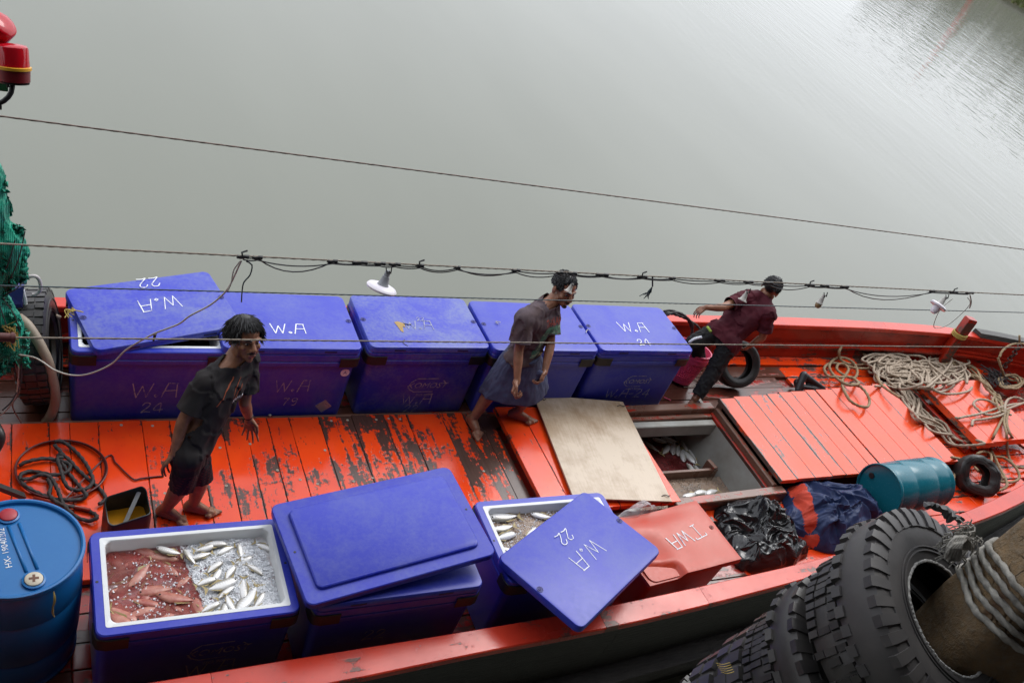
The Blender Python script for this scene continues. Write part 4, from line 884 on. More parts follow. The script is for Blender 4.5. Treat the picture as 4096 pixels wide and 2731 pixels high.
def limb(mb, a, b, c, r, e=0.0):
    mb.cap(a, b, r[0]+e, r[1]+e, 14); mb.cap(b, b+(c-b)*.35, r[1]+e, r[2]+e, 14); mb.cap(b+(c-b)*.35, c, r[2]+e, r[3]+e, 14)
ARM = (.054, .043, .043, .028); LEG = (.092, .061, .064, .038)
def print_on(t, me, target, dirv, mat, name='lettering', off=.004):
    """flat print projected on the cloth"""
    dg = bpy.context.evaluated_depsgraph_get(); bvh = BVHTree.FromPolygons([v.co for v in target.vertices], [tuple(p.vertices) for p in target.polygons]); d = Vector(dirv).normalized(); miss = set()
    for v in me.vertices:
        hit, nrm, i, dist = bvh.ray_cast(v.co-d*.5, d)
        if hit and dist < .75 and nrm.dot(d) < -.30: v.co = hit-d*off
        else: miss.add(v.index)
    if miss:
        bm = bmesh.new(); bm.from_mesh(me); bm.verts.ensure_lookup_table(); bmesh.ops.delete(bm, geom=[bm.verts[i] for i in miss], context='VERTS'); bm.to_mesh(me); bm.free()
    o = link(name, me, mat, t); o.location = -Vector(t.location); return o
# --- man 1: black T-shirt, long dark shorts, leaning forward
f1 = V(.62, -.78, .0); S1 = lambda x, y: (600+x/1.742, 1200+y/1.742)
pel = V(-2.175, -1.545, .84); neck = V(-1.945, -1.292, 1.405); hc = V(-1.876, -1.232, 1.545)
shR, shL = V(-2.135, -1.42, 1.325), V(-1.815, -1.185, 1.335); hR, hL = V(-2.205, -1.60, .83), V(-2.15, -1.49, .83)
eR, wR = J(*S1(228, 850), 1.05, -.03), J(*S1(170, 1075), .84, -.02); eL, wL = J(*S1(660, 715), 1.07, .06), J(*S1(688, 822), .88, .05)
aR, aL = V(-2.255, -1.43, .115), V(-2.06, -1.40, .115); kR, kL = (hR+aR)/2+V(.035, -.02, .02), (hL+aL)/2+V(.05, -.02, .02)
man1, w1 = person('barefoot man in a black sports shirt leaning forward beside the fish boxes', (-2.16, -1.42, .03))
b = MB(); torso(b, pel, neck, shR, shL, hR, hL, f1, .98); b.cap(neck-V(.02, .01, .03), hc+V(-.012, .01, -.075), .064, .060, 14)
limb(b, shR, eR, wR, ARM); limb(b, shL, eL, wL, ARM); limb(b, hR, kR, aR, LEG); limb(b, hL, kL, aL, LEG)
foot(b, aR, (.8, -.5, 0), .032, 1.08, 1); foot(b, aL, (.9, -.35, 0), .032, 1.08, -1)
hand(b, wR, J(*S1(95, 1150), .745, .03)-wR, (.55, -.5, -.2), 1, .38, .12, 1.15); hand(b, wL, J(*S1(705, 960), .70, .05)-wL, (-.5, -.6, .1), -1, .12, .35, 1.15)
T1, Mh1 = head(b, hc, V(.30, -.93, .26), V(.06, .14, 1), 1.27)
add_mesh(man1, 'body', remesh(b, .0055, 3), M['skin1']); face_parts(man1, T1, Mh1, 1.27, True, False, w1); hair(man1, T1, Mh1, 1.25, 4, 1900, .050, .17, w1, .30, .5)
M['shirt1'] = cloth('black sports shirt', (.016, .015, .016), (.028, .024, .024))
sB = MB(); torso(sB, pel+V(0, 0, .0), neck, shR, shL, hR, hL, f1, 1.0, .018); hemc = pel-V(0, 0, .13)
for h_ in (hR, hL): sB.cap(h_, h_-V(0, 0, .16), .090, .094, 16)
sB.cap(pel, pel-V(0, 0, .15), .095, .098, 16)
for a, e_ in ((shR, eR), (shL, eL)): sB.cap(a, a+(e_-a)*.95, .072, .082, 14)
me = remesh(sB, .010, 12, fac=.6); noisefold(me, .010, (6, 6, 3.2), seed=1)
cut(me, [(neck+V(.012, -.012, .020), (V(-.1, .1, 1)+f1*.45).normalized(), .15), (hemc, V(0, 0, -1), .32), (shR+(eR-shR)*.74, (eR-shR).normalized(), -.115), (shL+(eL-shL)*.74, (eL-shL).normalized(), -.115)], (pel, neck-(neck-pel)*.25))
so1 = add_mesh(man1, 'shirt', me, M['shirt1']); thicken(so1)
M['stripe1'] = simple('orange piping', (.35, .07, .02), .7, bump=0)
def shirt_ribbon(mesh, t, centre, right, up, pts, w, mat, name, dirv):
    mb = MB(); dense = spline([(a, b_, 0) for a, b_ in pts], .012); ribbon(mb, [(p.x, p.y) for p in dense], w)
    me_ = mb.mesh(name); 
    for v in me_.vertices: v.co = centre+right*v.co.x+up*v.co.y
    return print_on(t, me_, mesh, dirv, mat, name)
acr = (shL-shR).normalized(); chest = pel+(neck-pel)*.72+f1*.30; upv = (neck-pel).normalized()
for pts in ([(-.10, .055), (-.05, .10), (-.045, .125)], [(-.02, -.02), (.0, .05), (.035, .09)], [(.01, -.04), (.04, .03), (.075, .06)], [(-.14, -.03), (-.10, .05)]):
    shirt_ribbon(me, man1, chest, acr, upv, pts, .007, M['stripe1'], 'piping', -f1)
fm_ = font_mesh('SPORT', .034)
for v in fm_.vertices: v.co = chest+acr*(v.co.x+.045)+upv*(v.co.y-.05)
print_on(man1, fm_, me, -f1, M['paintwhite'])
sh = MB()
for a, kk in ((hR, kR), (hL, kL)): sh.cap(a, kk-V(0, 0, .08), .088, .082, 16)
sh.cap(hR, hL, .088, .088, 16); sh.cap(pel, pel+V(0, 0, .05), .088, .088, 14)
me = remesh(sh, .010, 4); noisefold(me, .009, (9, 9, 3), seed=7); cut(me, [(kR-V(0, 0, .03), V(0, 0, -1), .14), (kL-V(0, 0, .03), V(0, 0, -1), .14)])
ck = NT('dark checked cloth'); sxyz = ck.n('SeparateXYZ', Vector=ck.n('TexCoord').outputs['Object']); fz = ck.math('SINE', ck.math('MULTIPLY', sxyz.outputs[2], 210.0)); fx = ck.math('SINE', ck.math('MULTIPLY', ck.math('ADD', sxyz.outputs[0], sxyz.outputs[1]), 160.0))
ck.p(col=ck.mix(ck.math('MULTIPLY', ck.ramp(fz, .2, .9), ck.ramp(fx, .2, .9)), (.010, .008, .010), (.10, .016, .016)), rough=.85)
thicken(add_mesh(man1, 'shorts', me, ck.m))
m = MB(); q = wL+(eL-wL)*.12; d = (eL-wL).normalized(); xx = d.orthogonal().normalized(); yy = d.cross(xx); m.tube([q+(xx*math.cos(a)+yy*math.sin(a))*.031 for a in [i*math.pi/8 for i in range(16)]], .004, 6, True); w1(m, 'wristband', M['hair'], man1)
# --- man 2: grey printed T-shirt and a tucked blue sarong, stepping up
S2 = lambda x, y: (1850+x/2.09, 1050+y/2.09)
f2 = V(.45, -.89, 0).normalized(); pel = J(*S2(490, 800), .86, .12); neck = J(*S2(735, 325), 1.385, .07); hc = J(*S2(850, 225), 1.51, .085)
shR = J(*S2(515, 480), 1.30, .055); shL = shR+V(.35, .19, .0); ax = V(.85, .5, 0).normalized(); hR, hL = pel-ax*.085, pel+ax*.085
eR, wR = J(*S2(470, 735), 1.03, .03), J(*S2(455, 985), .825, .03); eL, wL = J(*S2(735, 690), 1.06, .10), J(*S2(690, 900), .89, .06)
aR, aL = J(*S2(85, 1310), .12, .03), J(*S2(455, 1250), .195, .03); kR, kL = J(*S2(275, 1020), .54, .06), J(*S2(640, 1000), .58, .07)
man2, w2 = person('barefoot man in a grey printed shirt and blue wrap stepping onto the hatch', (.85, -.55, .03))
b = MB(); torso(b, pel, neck, shR, shL, hR, hL, f2, 1.08); b.cap(neck-V(0, 0, .03), hc+V(-.02, .02, -.075), .066, .062, 14)
limb(b, shR, eR, wR, ARM); limb(b, shL, eL, wL, ARM); limb(b, hR, kR, aR, LEG); limb(b, hL, kL, aL, LEG)
foot(b, aR, P(*S2(165, 1500), .04)-aR, .032, 1.2, 1); foot(b, aL, P(*S2(620, 1345), .12)-aL, .104, 1.2, -1)
hand(b, wR, J(*S2(420, 1090), .73, .02)-wR, (.6, -.45, .1), 1, 1.0, .04, 1.25, 1.0); hand(b, wL, V(-.25, -.45, -.5), (-.6, .2, -.2), -1, .75, .08, 1.12)
T2, Mh2 = head(b, hc, V(.12, -.98, .04), V(.06, .0, 1), 1.29)
add_mesh(man2, 'body', remesh(b, .0055, 3), M['skin2']); face_parts(man2, T2, Mh2, 1.29, True, True, w2); hair(man2, T2, Mh2, 1.27, 9, 1600, .017, .3, w2, .1)
tk = NT('faded grey purple T-shirt'); n1 = tk.noise(tk.coords(rnd=False), 5, 4, .6); n2 = tk.noise(tk.coords(rnd=False), 26, 4, .65); n3 = tk.noise(tk.coords(rnd=False), 300, 2)
tk.p(col=tk.mix(tk.math('MULTIPLY', tk.ramp(n2, .45, .7), .4), tk.mix(tk.ramp(n1, .35, .65), (.105, .080, .092), (.085, .052, .046)), (.04, .03, .03)), rough=.85, spec=.2); tk.bump(tk.math('ADD', n1, tk.math('MULTIPLY', n3, .2)), .3, .006); M['shirt2'] = tk.m
sB = MB(); torso(sB, pel, neck, shR, shL, hR, hL, f2, 1.14, .022)
for a, e_ in ((shR, eR), (shL, eL)): sB.cap(a, a+(e_-a)*.95, .078, .092, 14)
sB.cap(pel, pel+V(0, 0, -.10), .13, .13, 14)
me = remesh(sB, .010, 12, fac=.6); noisefold(me, .013, (5, 5, 3.4), seed=3)
cut(me, [(neck+V(.0, -.0, .018), (V(0, 0, 1)+f2*.25).normalized(), .15), (pel+V(0, 0, .03), V(0, 0, -1), .32), (shR+(eR-shR)*.72, (eR-shR).normalized(), -.115), (shL+(eL-shL)*.72, (eL-shL).normalized(), -.115)], (pel, neck-(neck-pel)*.25))
thicken(add_mesh(man2, 'shirt', me, M['shirt2']))
acr = (shL-shR); acr.z = 0; acr.normalize(); upv = (neck-pel).normalized(); chest = pel+(neck-pel)*.70+f2*.30
pk = NT('shirt print'); nn_ = pk.noise(pk.coords(rnd=False, scale=(1, 1, 2.2)), 14, 4, .6); cr = pk.t.nodes.new('ShaderNodeValToRGB'); pk.set(cr.inputs[0], nn_)
els = cr.color_ramp.elements; els[0].position = .30; els[0].color = (.03, .05, .03, 1); els[1].position = .72; els[1].color = (.35, .30, .12, 1)
for ps, cl in ((.42, (.05, .16, .10, 1)), (.52, (.06, .07, .05, 1)), (.60, (.16, .26, .18, 1))): e_ = els.new(ps); e_.color = cl
pk.p(col=cr.outputs[0], rough=.85)
gr = MB(); NX, NY = 12, 16
gr.add([chest+acr*((i/NX-.5)*.21+.0)+upv*(-.30+j/NY*.32) for j in range(NY+1) for i in range(NX+1)], [(j*(NX+1)+i, j*(NX+1)+i+1, (j+1)*(NX+1)+i+1, (j+1)*(NX+1)+i) for j in range(NY) for i in range(NX)])
print_on(man2, gr.mesh('print'), me, -f2, pk.m, 'print', .0035)
fm_ = font_mesh('THAILAND', .062)
for v in fm_.vertices: v.co = chest+acr*(v.co.x*.80+.0)+upv*(v.co.y*1.3+.055)
print_on(man2, fm_, me, -f2, simple('red print', (.35, .05, .03), .8, bump=0), 'lettering', .0055)
# sarong: rings from the waist down, wide along the stride
M['sarong'] = cloth('blue grey checked wrap', (.072, .080, .14), (.045, .050, .095), 9)
sk = MB(); rings = []; NR, NP = 44, 150; hemA, hemB = J(*S2(170, 1120), .44, .04), J(*S2(690, 1095), .47, .05); stride = (hemB-hemA); stride.z = 0; sl_ = stride.length; stride.normalize(); sn = V(stride.y, -stride.x, 0)
c0 = pel+V(0, 0, .07); c1 = (hemA+hemB)/2+V(.0, .03, 0)
for j in range(NR+1):
    t_ = j/NR; c = c0.lerp(c1, t_); A = .148+(sl_/2+.005-.148)*t_**.62; B = .125+.06*t_; ring = []
    for i in range(NP):
        a = 2*math.pi*i/NP; fold = 1+t_*(.028*math.sin(a*5+1+t_)+.018*math.sin(a*9+2.2))+.006*math.sin(a*19); notch = -.10*t_*max(0, math.cos(a-5.15))**6
        cr_ = .012*t_*(1-2*abs(noise.noise(V(a*3.1, t_*2.2, 1.5))))+.007*(1-2*abs(noise.noise(V(a*7.0, t_*6, 4.5)))); fold += cr_/A; p = c+stride*(A*math.cos(a)*(fold+notch))+sn*(B*math.sin(a)*(fold+notch)); p.z += .020*math.sin(a*3+1)*t_+.045*t_*max(0, math.cos(a-.3)); ring.append(p)
    rings.append(ring)
sk.loft(rings, False, False); o = w2(sk, 'sarong', M['sarong'], man2, smooth=True); thicken(o, .004)
fo = MB(); 
for q in range(3): fo.tube(spline([c0+V(.0, 0, -.01-.022*q)+stride*(.152*math.cos(a))+sn*(.131*math.sin(a))+V(0, 0, .012*math.sin(3*a+q)) for a in [i*2*math.pi/14 for i in range(15)]], .02), lambda t: .017+.004*math.sin(t*40+q), 8)
w2(fo, 'waist_roll', M['sarong'], man2, smooth=True)
kn_ = J(*S2(645, 930), .84, .0); fo = MB(); fo.ell(kn_, (.035, .03, .04), None, 12, 8)
for q in range(2): fo.tube(spline([kn_, kn_+V(.02*(q-.5), -.012, -.04), kn_+V(.03*(q-.5), .0, -.10)]), lambda t: .018*(1-.5*t)+.003, 7)
me_ = remesh(fo, .007, 3); add_mesh(man2, 'sarong_knot', me_, M['sarong'])
# --- man 3: maroon shirt, black trousers, leaning over a tyre with his back to us
S3 = lambda x, y: (2600+x/2.24, 1000+y/2.24)
f3 = V(.64, .77, 0); pel = J(*S3(650, 790), .76, .11); neck = J(*S3(1010, 415), 1.20, .07); hc = J(*S3(1085, 345), 1.32, .09)
shR, shL = J(*S3(1065, 585), 1.13, .06), J(*S3(845, 425), 1.15, .06); ax = (shR-shL); ax.z *= .3; ax.normalize(); hR, hL = pel+ax*.09, pel-ax*.09+V(0, 0, .03)
eL, wL = J(*S3(650, 515), 1.08, .03), J(*S3(500, 515), 1.07, .03); eR, wR = J(*S3(1005, 785), .86, .04), J(*S3(905, 850), .74, .08)
kL, aL = J(*S3(395, 830), .60, .05), J(*S3(455, 1010), .33, .16); kR, aR = J(*S3(575, 1080), .42, .05), J(*S3(395, 1345), .10, .04)
man3, w3 = person('man in a maroon shirt and black trousers leaning over a tyre, back turned', (3.4, -.2, -.04))
b = MB(); torso(b, pel, neck, shL, shR, hL, hR, f3); b.cap(neck-V(0, 0, .03), hc+V(-.02, -.02, -.06), .064, .060, 14)
limb(b, shR, eR, wR, ARM); limb(b, shL, eL, wL, ARM); limb(b, hR, kR, aR, LEG); limb(b, hL, kL, aL, LEG)
foot(b, aR, V(-.6, -.25, 0), -.038, 1, 1); foot(b, aL, V(-.3, .8, 0), aL.z-.10, 1, -1)
hand(b, wL, J(*S3(405, 570), .98, .03)-wL, (0, 0, -1), -1, .45, .2); hand(b, wR, J(*S3(850, 890), .66, .08)-wR, (-.3, .5, -.6), 1, .7, .1)
T3, Mh3 = head(b, hc, V(.86, .44, -.28), V(.30, .05, 1), 1.22); add_mesh(man3, 'body', remesh(b, .0058, 3), M['skin2']); face_parts(man3, T3, Mh3, 1.22, False, False, w3); hair(man3, T3, Mh3, 1.22, 14, 1200, .018, .25, w3, .2)
M['shirt3'] = cloth('maroon shirt', (.075, .008, .016), (.050, .006, .012))
sB = MB(); torso(sB, pel, neck, shL, shR, hL, hR, f3, 1.12, .022)
for a, e_ in ((shR, eR), (shL, eL)): sB.cap(a, a+(e_-a)*.95, .066, .074, 14)
sB.cap(pel, pel-(neck-pel).normalized()*.10, .135, .14, 14); sB.cap(hR, hR-V(0, 0, .05), .115, .12, 14)
me = remesh(sB, .010, 12, fac=.6); noisefold(me, .014, (5, 5, 5), seed=9)
spn = (neck-pel).normalized(); cut(me, [(neck+V(0, 0, .01), spn, .10), (pel-spn*.07, -spn, .34), (shR+(eR-shR)*.70, (eR-shR).normalized(), -.115), (shL+(eL-shL)*.66, (eL-shL).normalized(), -.115)], (pel, neck-(neck-pel)*.25))
thicken(add_mesh(man3, 'shirt', me, M['shirt3']))
M['trouser'] = cloth('black trousers', (.012, .012, .013), (.022, .021, .021))
tB = MB(); limb(tB, hR, kR, kR.lerp(aR, .86), (.108, .084, .080, .062)); limb(tB, hL, kL, kL.lerp(aL, .9), (.108, .084, .080, .062)); tB.cap(hR, hL, .108, .108, 14); tB.cap(pel, pel+spn*.08, .11, .115, 14)
me = remesh(tB, .010, 4); noisefold(me, .011, (9, 9, 7), seed=12); cut(me, [(kR.lerp(aR, .84), (aR-kR).normalized(), .12), (kL.lerp(aL, .84), (aL-kL).normalized(), .12)]); thicken(add_mesh(man3, 'trousers', me, M['trouser']))
for nm, mt, pts in (('side_stripe', simple('lime stripe', (.30, .40, .05), .7, bump=0), [(S3(515, 690), .82), (S3(535, 715), .79), (S3(550, 735), .77)]), ('side_stripe', M['paintwhite'], [(S3(350, 830), .66), (S3(400, 795), .69), (S3(465, 780), .71)])):
    dd = MB(); bv = BVHTree.FromPolygons([v.co for v in me.vertices], [tuple(p.vertices) for p in me.polygons]); hp = []
    for (x, y), z in pts:
        h_ = bv.ray_cast(CAM_LOC, ray(x, y).normalized())[0]
        if h_: hp.append(h_)
    if len(hp) > 1: dd.tube(spline(hp, .02), .016, 8); w3(dd, nm, mt, man3, smooth=True)
# ------------------------------------------------------------------ wheelhouse just outside the frame, carrying wires, net and beacons
M['cream'] = simple('faded cream paint', (.42, .38, .30), .5, col2=(.25, .22, .17), scale=2, bump=.1)
M['glass'] = simple('dark window glass', (.02, .025, .03), .06, bump=0)
wh = empty('wheelhouse', (-5.3, -1.2, -.04), 0, 'painted wooden wheelhouse at the stern of the fishing boat', 'wheelhouse')
m = MB(); m.box((-5.4, -1.2, 1.1), (2.5, 2.9, 2.3), None, .02); wb(m, 'cabin', M['cream'], wh)
m = MB(); m.box((-5.35, -1.2, 2.31), (2.9, 3.3, .08), None, .02); o = wb(m, 'roof', M['rail'], wh); o['wear'] = .3
for y in (-2.1, -1.2, -.3):
    m = MB(); m.box((-4.14, y, 1.6), (.03, .62, .5), None, .004); wb(m, 'window', M['glass'], wh)
m = MB(); m.tube([V(-4.6, -1.2, 2.3), V(-4.6, -1.2, 4.6)], .06, 12); m.tube([V(-4.6, -2.7, 3.7), V(-4.6, 0, 3.7)], .03, 8); wb(m, 'mast', M['cream'], wh)
# ------------------------------------------------------------------ wires and ropes strung fore and aft
def wire_pts(p0, p1, y, sag=0.0):
    a, b = PY(*p0, y), PY(*p1, y); d = b-a; n = 260; xs = [-4.3+i*(11.2+4.3)/n for i in range(n+1)]
    return [V(x, y, a.z+d.z*(x-a.x)/d.x-sag*(1-((x-3.4)/7.8)**2)) for x in xs]
wires = {}
for nm, lab, p0, p1, y, r, mat in (('wire_rope', 'thin brown stranded wire crossing highest, over the open water', (0, 465), (4096, 998), -2.4, .0036, 'steel'), ('rigging_rope', 'pale rope strung above the boat, carrying the lamps', (100, 980), (4096, 1180), -1.6, .0052, 'ropewhite'),
                               ('wire_rope', 'dark teal wire strung below the lamp rope', (100, 1145), (4096, 1250), -1.15, .0046, 'tealwire'), ('rigging_rope', 'lowest brown rope, crossing in front of the blue box lids', (60, 1350), (4096, 1390), -2.1, .0048, 'ropewhite')):
    pts = wire_pts(p0, p1, y); m = MB(); dense = []
    for a, b in zip(pts, pts[1:]):
        for q in range(5): dense.append(a.lerp(b, q/5))
    m.tube(dense+[pts[-1]], r, 7, False, 3, 420, .20); o = m.build(nm, M[mat], None, True); tag(o, lab, 'rope' if 'rigging' in nm else 'wire', 'lines strung above the boat'); wires[lab] = pts
YL = -1.6
def W2(px, dz=0.0):
    a, b = PY(100, 980, YL), PY(4096, 1180, YL); q = PY(px, 980+200*(px-100)/3996, YL); return V(q.x, YL, a.z+(b.z-a.z)*(q.x-a.x)/(b.x-a.x)+dz)
# the cable of the lamp string, tied under the rope
cs = empty('lamp_cable', W2(960), 0, 'black twin cable taped and tied along the lamp rope', 'cable')
ties = [972, 1030, 1330, 1440, 1520, 1580, 1680, 1830, 2065, 2240, 2290, 2410, 2570, 2690, 2880, 2995, 3075, 3240, 3300, 3380, 3730, 3815, 3880]
for off, seed in ((-.008, 1), (-.016, 2)):
    rr = random.Random(seed); pp = []
    for a, b in zip(ties, ties[1:]):
        sag = rr.uniform(.1, .5)*.0005*(b-a)*(1.0 if b-a > 120 else .5)
        if (a, b) == (1030, 1330): sag = .085 if seed == 1 else .03
        if (a, b) == (3380, 3730): sag = .11 if seed == 1 else .06
        for q in range(8): t = q/8; p_ = W2(a).lerp(W2(b), t); pp.append(p_+V(0, -.006*seed, off-sag*4*t*(1-t)))
    m = MB(); m.tube(pp, .0042, 6); o = m.build('cable', M['cable'], cs, True); o.location = -Vector(cs.location)
for px in ties:
    m = MB(); c = W2(px, -.006); L_ = rr.uniform(.018, .05); m.tube([c-V(L_, 0, 0), c-V(L_*.3, 0, .003), c+V(L_*.4, 0, .002), c+V(L_, 0, 0)], lambda t: .012+.003*math.sin(t*9), 7)
    if px in (972, 1680, 2570, 3240, 3815): m.tube([c, c+V(-.01, 0, .03), c+V(.02, 0, .045)], .006, 5)
    o = m.build('tape_wrap', M['cable'], cs); o.location = -Vector(cs.location)
for nm, pts, rad, mat in (('cable_end', [(960, 1045), (935, 1080), (925, 1130), (910, 1165)], .0045, 'cordpale'), ('cable_end', [(985, 1045), (1008, 1060), (1000, 1100), (975, 1130), (968, 1170), (966, 1208)], .0045, 'tealwire'), ('cable_end', [(3870, 1190), (3880, 1215), (3840, 1260), (3790, 1300), (3750, 1312), (3735, 1300), (3760, 1240), (3810, 1195)], .0038, 'cordpale'), ('cable_end', [(3880, 1180), (3885, 1210), (3878, 1232)], .006, 'cordpale')):
    m = MB(); m.tube(spline([PY(*p, YL-.01) for p in pts], .02), rad, 6); o = m.build(nm, M[mat], cs, True); o.location = -Vector(cs.location)
m = MB(); rr = random.Random(5); c = PY(2610, 1145, YL)
for _ in range(22): m.tube([c, c+V(rr.uniform(-.02, .01), rr.uniform(-.01, .01), -.05), c+V(rr.uniform(-.06, .01), rr.uniform(-.02, .02), rr.uniform(-.11, -.07))], .0022, 4)
m.tube([W2(2610), c], .006, 6); o = m.build('frayed_end', M['tealwire'], cs); o.location = -Vector(cs.location)
# pale flex sagging from the lamp rope to the net
fx = [(965, 1042), (926, 1128), (898, 1171), (842, 1219), (760, 1263), (714, 1296), (622, 1332), (556, 1367), (500, 1403), (444, 1457), (357, 1495), (286, 1500), (219, 1480), (173, 1449), (135, 1429), (77, 1418)]
m = MB(); m.tube(spline([PY(*p, -1.6+1.0*i/15) for i, p in enumerate(fx)], .02), .0058, 7); tag(m.build('power_flex', M['cordpale'], None, True), 'pale flex sagging from the lamp rope across the leftmost box to the green net', 'cable')
m = MB(); c = PY(620, 1335, -1.14); m.tube([c, c+V(.0, 0, -.02), c+V(-.004, 0, -.06)], lambda t: .012-.006*t, 6); tag(m.build('tape_strip', M['cable']), 'strip of black tape hanging from the pale flex', 'tape')
# lamps
M['bulbplastic'] = simple('white lamp plastic', (.80, .76, .82), .35, var=.08, bump=0); M['socket'] = simple('grey lamp socket', (.30, .31, .33), .4, var=.3, bump=0); M['socketw'] = simple('dirty white lamp socket', (.58, .55, .50), .45, var=.35, scale=60, bump=.1)
def lamp(px, py, axis, kind, lab, s=1.0):
    top = PY(px, py, YL-.01); d = Vector(axis).normalized(); Mx = d.to_track_quat('Z', 'Y').to_matrix(); t = empty('hanging_lamp', top, 0, lab, 'lamp', 'lamps hung along the rope')
    def prt(nm, prof, mat, n=24): m = MB(); m.lathe([(r*s, z*s) for r, z in prof], n, Mx); m.build(nm, M[mat], t, auto=40)
    prt('socket', [(.012, -.01), (.018, 0), (.018, .028), (.022, .03), (.026, .055), (.034, .085), (.038, .088), (.038, .096), (.02, .097)], 'socket' if kind == 'disc' else 'socketw')
    if kind == 'disc': prt('shade', [(.03, .090), (.07, .092), (.092, .100), (.100, .112), (.096, .124), (.06, .134), (.001, .136)], 'bulbplastic', 40)
    elif kind == 'ring':
        prt('shade', [(.03, .078), (.07, .084), (.085, .098), (.080, .112), (.04, .116)], 'bulbplastic', 36); prt('bulb', [(.03, .11), (.038, .135), (.036, .165), (.022, .185), (.001, .19)], 'bulbplastic')
    elif kind == 'cone': prt('bulb', [(.036, .09), (.050, .098), (.052, .106), (.046, .110), (.001, .111)], 'socketw')
    else: prt('bulb', [(.03, .09), (.034, .11), (.028, .135), (.014, .146), (.001, .148)], 'bulbamber')
    m = MB(); m.tube([top+V(-.02, 0, .03)-top, V(-.012, -.018, .0), V(.0, -.02, .02), V(.014, -.016, .0), V(.016, 0, .035)], .004, 6); m.build('hanger', M['cable'], t)
M['bulbamber'] = simple('brown lamp glass', (.28, .18, .08), .2, bump=0)
lamp(1552, 1088, (-.22, -.25, -1), 'disc', 'round white disc lamp hanging from the rope over the middle box')
lamp(2290, 1136, (-.42, -.35, -1), 'cone', "bare white lamp socket hanging in front of the printed shirt man's face", .6)
lamp(2988, 1168, (-.34, -.3, -1), 'cone', 'bare white lamp socket hanging before the maroon shirt', .72)
lamp(3296, 1182, (-.25, -.2, -1), 'amber', 'small lamp with a brown tip between the maroon shirt man and the bow', .8)
lamp(3782, 1190, (-.55, -.2, -1), 'ring', 'white ring lamp with a bulb hanging nearest the bow post', .95)
# ------------------------------------------------------------------ warning beacons at the upper left
def lamp_mat(name, col, rough=.12, tr=.25):
    k = NT(name); k.p(col=col, rough=rough, trans=tr, spec=.5, sub=0); return k.m
M['redlens'] = lamp_mat('red beacon lens', (.62, .010, .022)); M['redbase'] = simple('dark red beacon base', (.20, .006, .014), .35, bump=0); M['yellowring'] = simple('yellow ring', (.80, .42, .03), .4, var=.1, bump=0)
def beacon(c, axis, r, lab):
    Mx = Vector(axis).normalized().to_track_quat('Z', 'Y').to_matrix(); t = empty('warning_beacon', c, 0, lab, 'beacon light')
    m = MB(); prof = [(.96*r, 0), (.93*r, 1.15*r), (.90*r, 1.28*r), (.80*r, 1.36*r), (.4*r, 1.44*r), (.001, 1.46*r)]; n = 72; rings = []
    for k_, (a, z) in enumerate(prof): rings.append([Mx @ V((a+(.012*r*(j % 2) if k_ < 2 else 0))*math.cos(2*math.pi*j/n), (a+(.012*r*(j % 2) if k_ < 2 else 0))*math.sin(2*math.pi*j/n), z) for j in range(n)])
    m.loft(rings); m.build('lens', M['redlens'], t, auto=30)
    m = MB(); m.lathe([(1.0*r, -.22*r), (1.08*r, -.20*r), (1.09*r, -.02*r), (1.03*r, .0), (.9*r, .002)], 40, Mx); m.build('ring', M['yellowring'], t, auto=40)
    m = MB(); m.lathe([(.80*r, -1.02*r), (.96*r, -.98*r), (1.0*r, -.22*r), (.5*r, -.21*r)], 40, Mx); m.build('base', M['redbase'], t, auto=40)
    m = MB(); m.lathe([(.3*r, -1.2*r), (.9*r, -1.14*r), (.92*r, -1.03*r), (.5*r, -1.02*r)], 32, Mx); m.tube([Mx @ V(.5*r, .4*r, -1.1*r), Mx @ V(.5*r, .4*r, -1.35*r)], .09*r, 8); m.build('mount', M['black'], t, auto=40)
    return t, Mx
Db = 3.1
def D_(px, py, dep): return CAM_LOC+ray(px, py)*dep
bc = D_(55, 265, Db); up_b = (D_(72, 150, Db)-D_(45, 330, Db)).normalized()
beacon(bc, up_b*.9-fwd*.35, .050, 'upright red warning beacon with a yellow ring at the upper left edge')
beacon(D_(-35, 140, Db), (D_(75, 80, Db)-D_(-35, 140, Db)).normalized()-fwd*.40, .052, 'red warning beacon tipped sideways above the upright one')
m = MB(); m.tube(spline([D_(50, 330, Db), D_(45, 370, Db), D_(15, 405, Db), D_(-40, 420, Db), D_(-140, 400, Db), V(-4.6, -2.3, 3.7)], .02), .0085, 8); tag(m.build('beacon_arm', M['black'], None, True), 'bent black pipe arm holding the upright beacon', 'pipe')
m = MB(); m.box(D_(0, 340, Db+.08), (.05, .02, .04), None, .004); tag(m.build('junction_box', simple('green plastic', (.03, .22, .09), .4)), 'small green plastic piece behind the bent black pipe', 'plastic box')
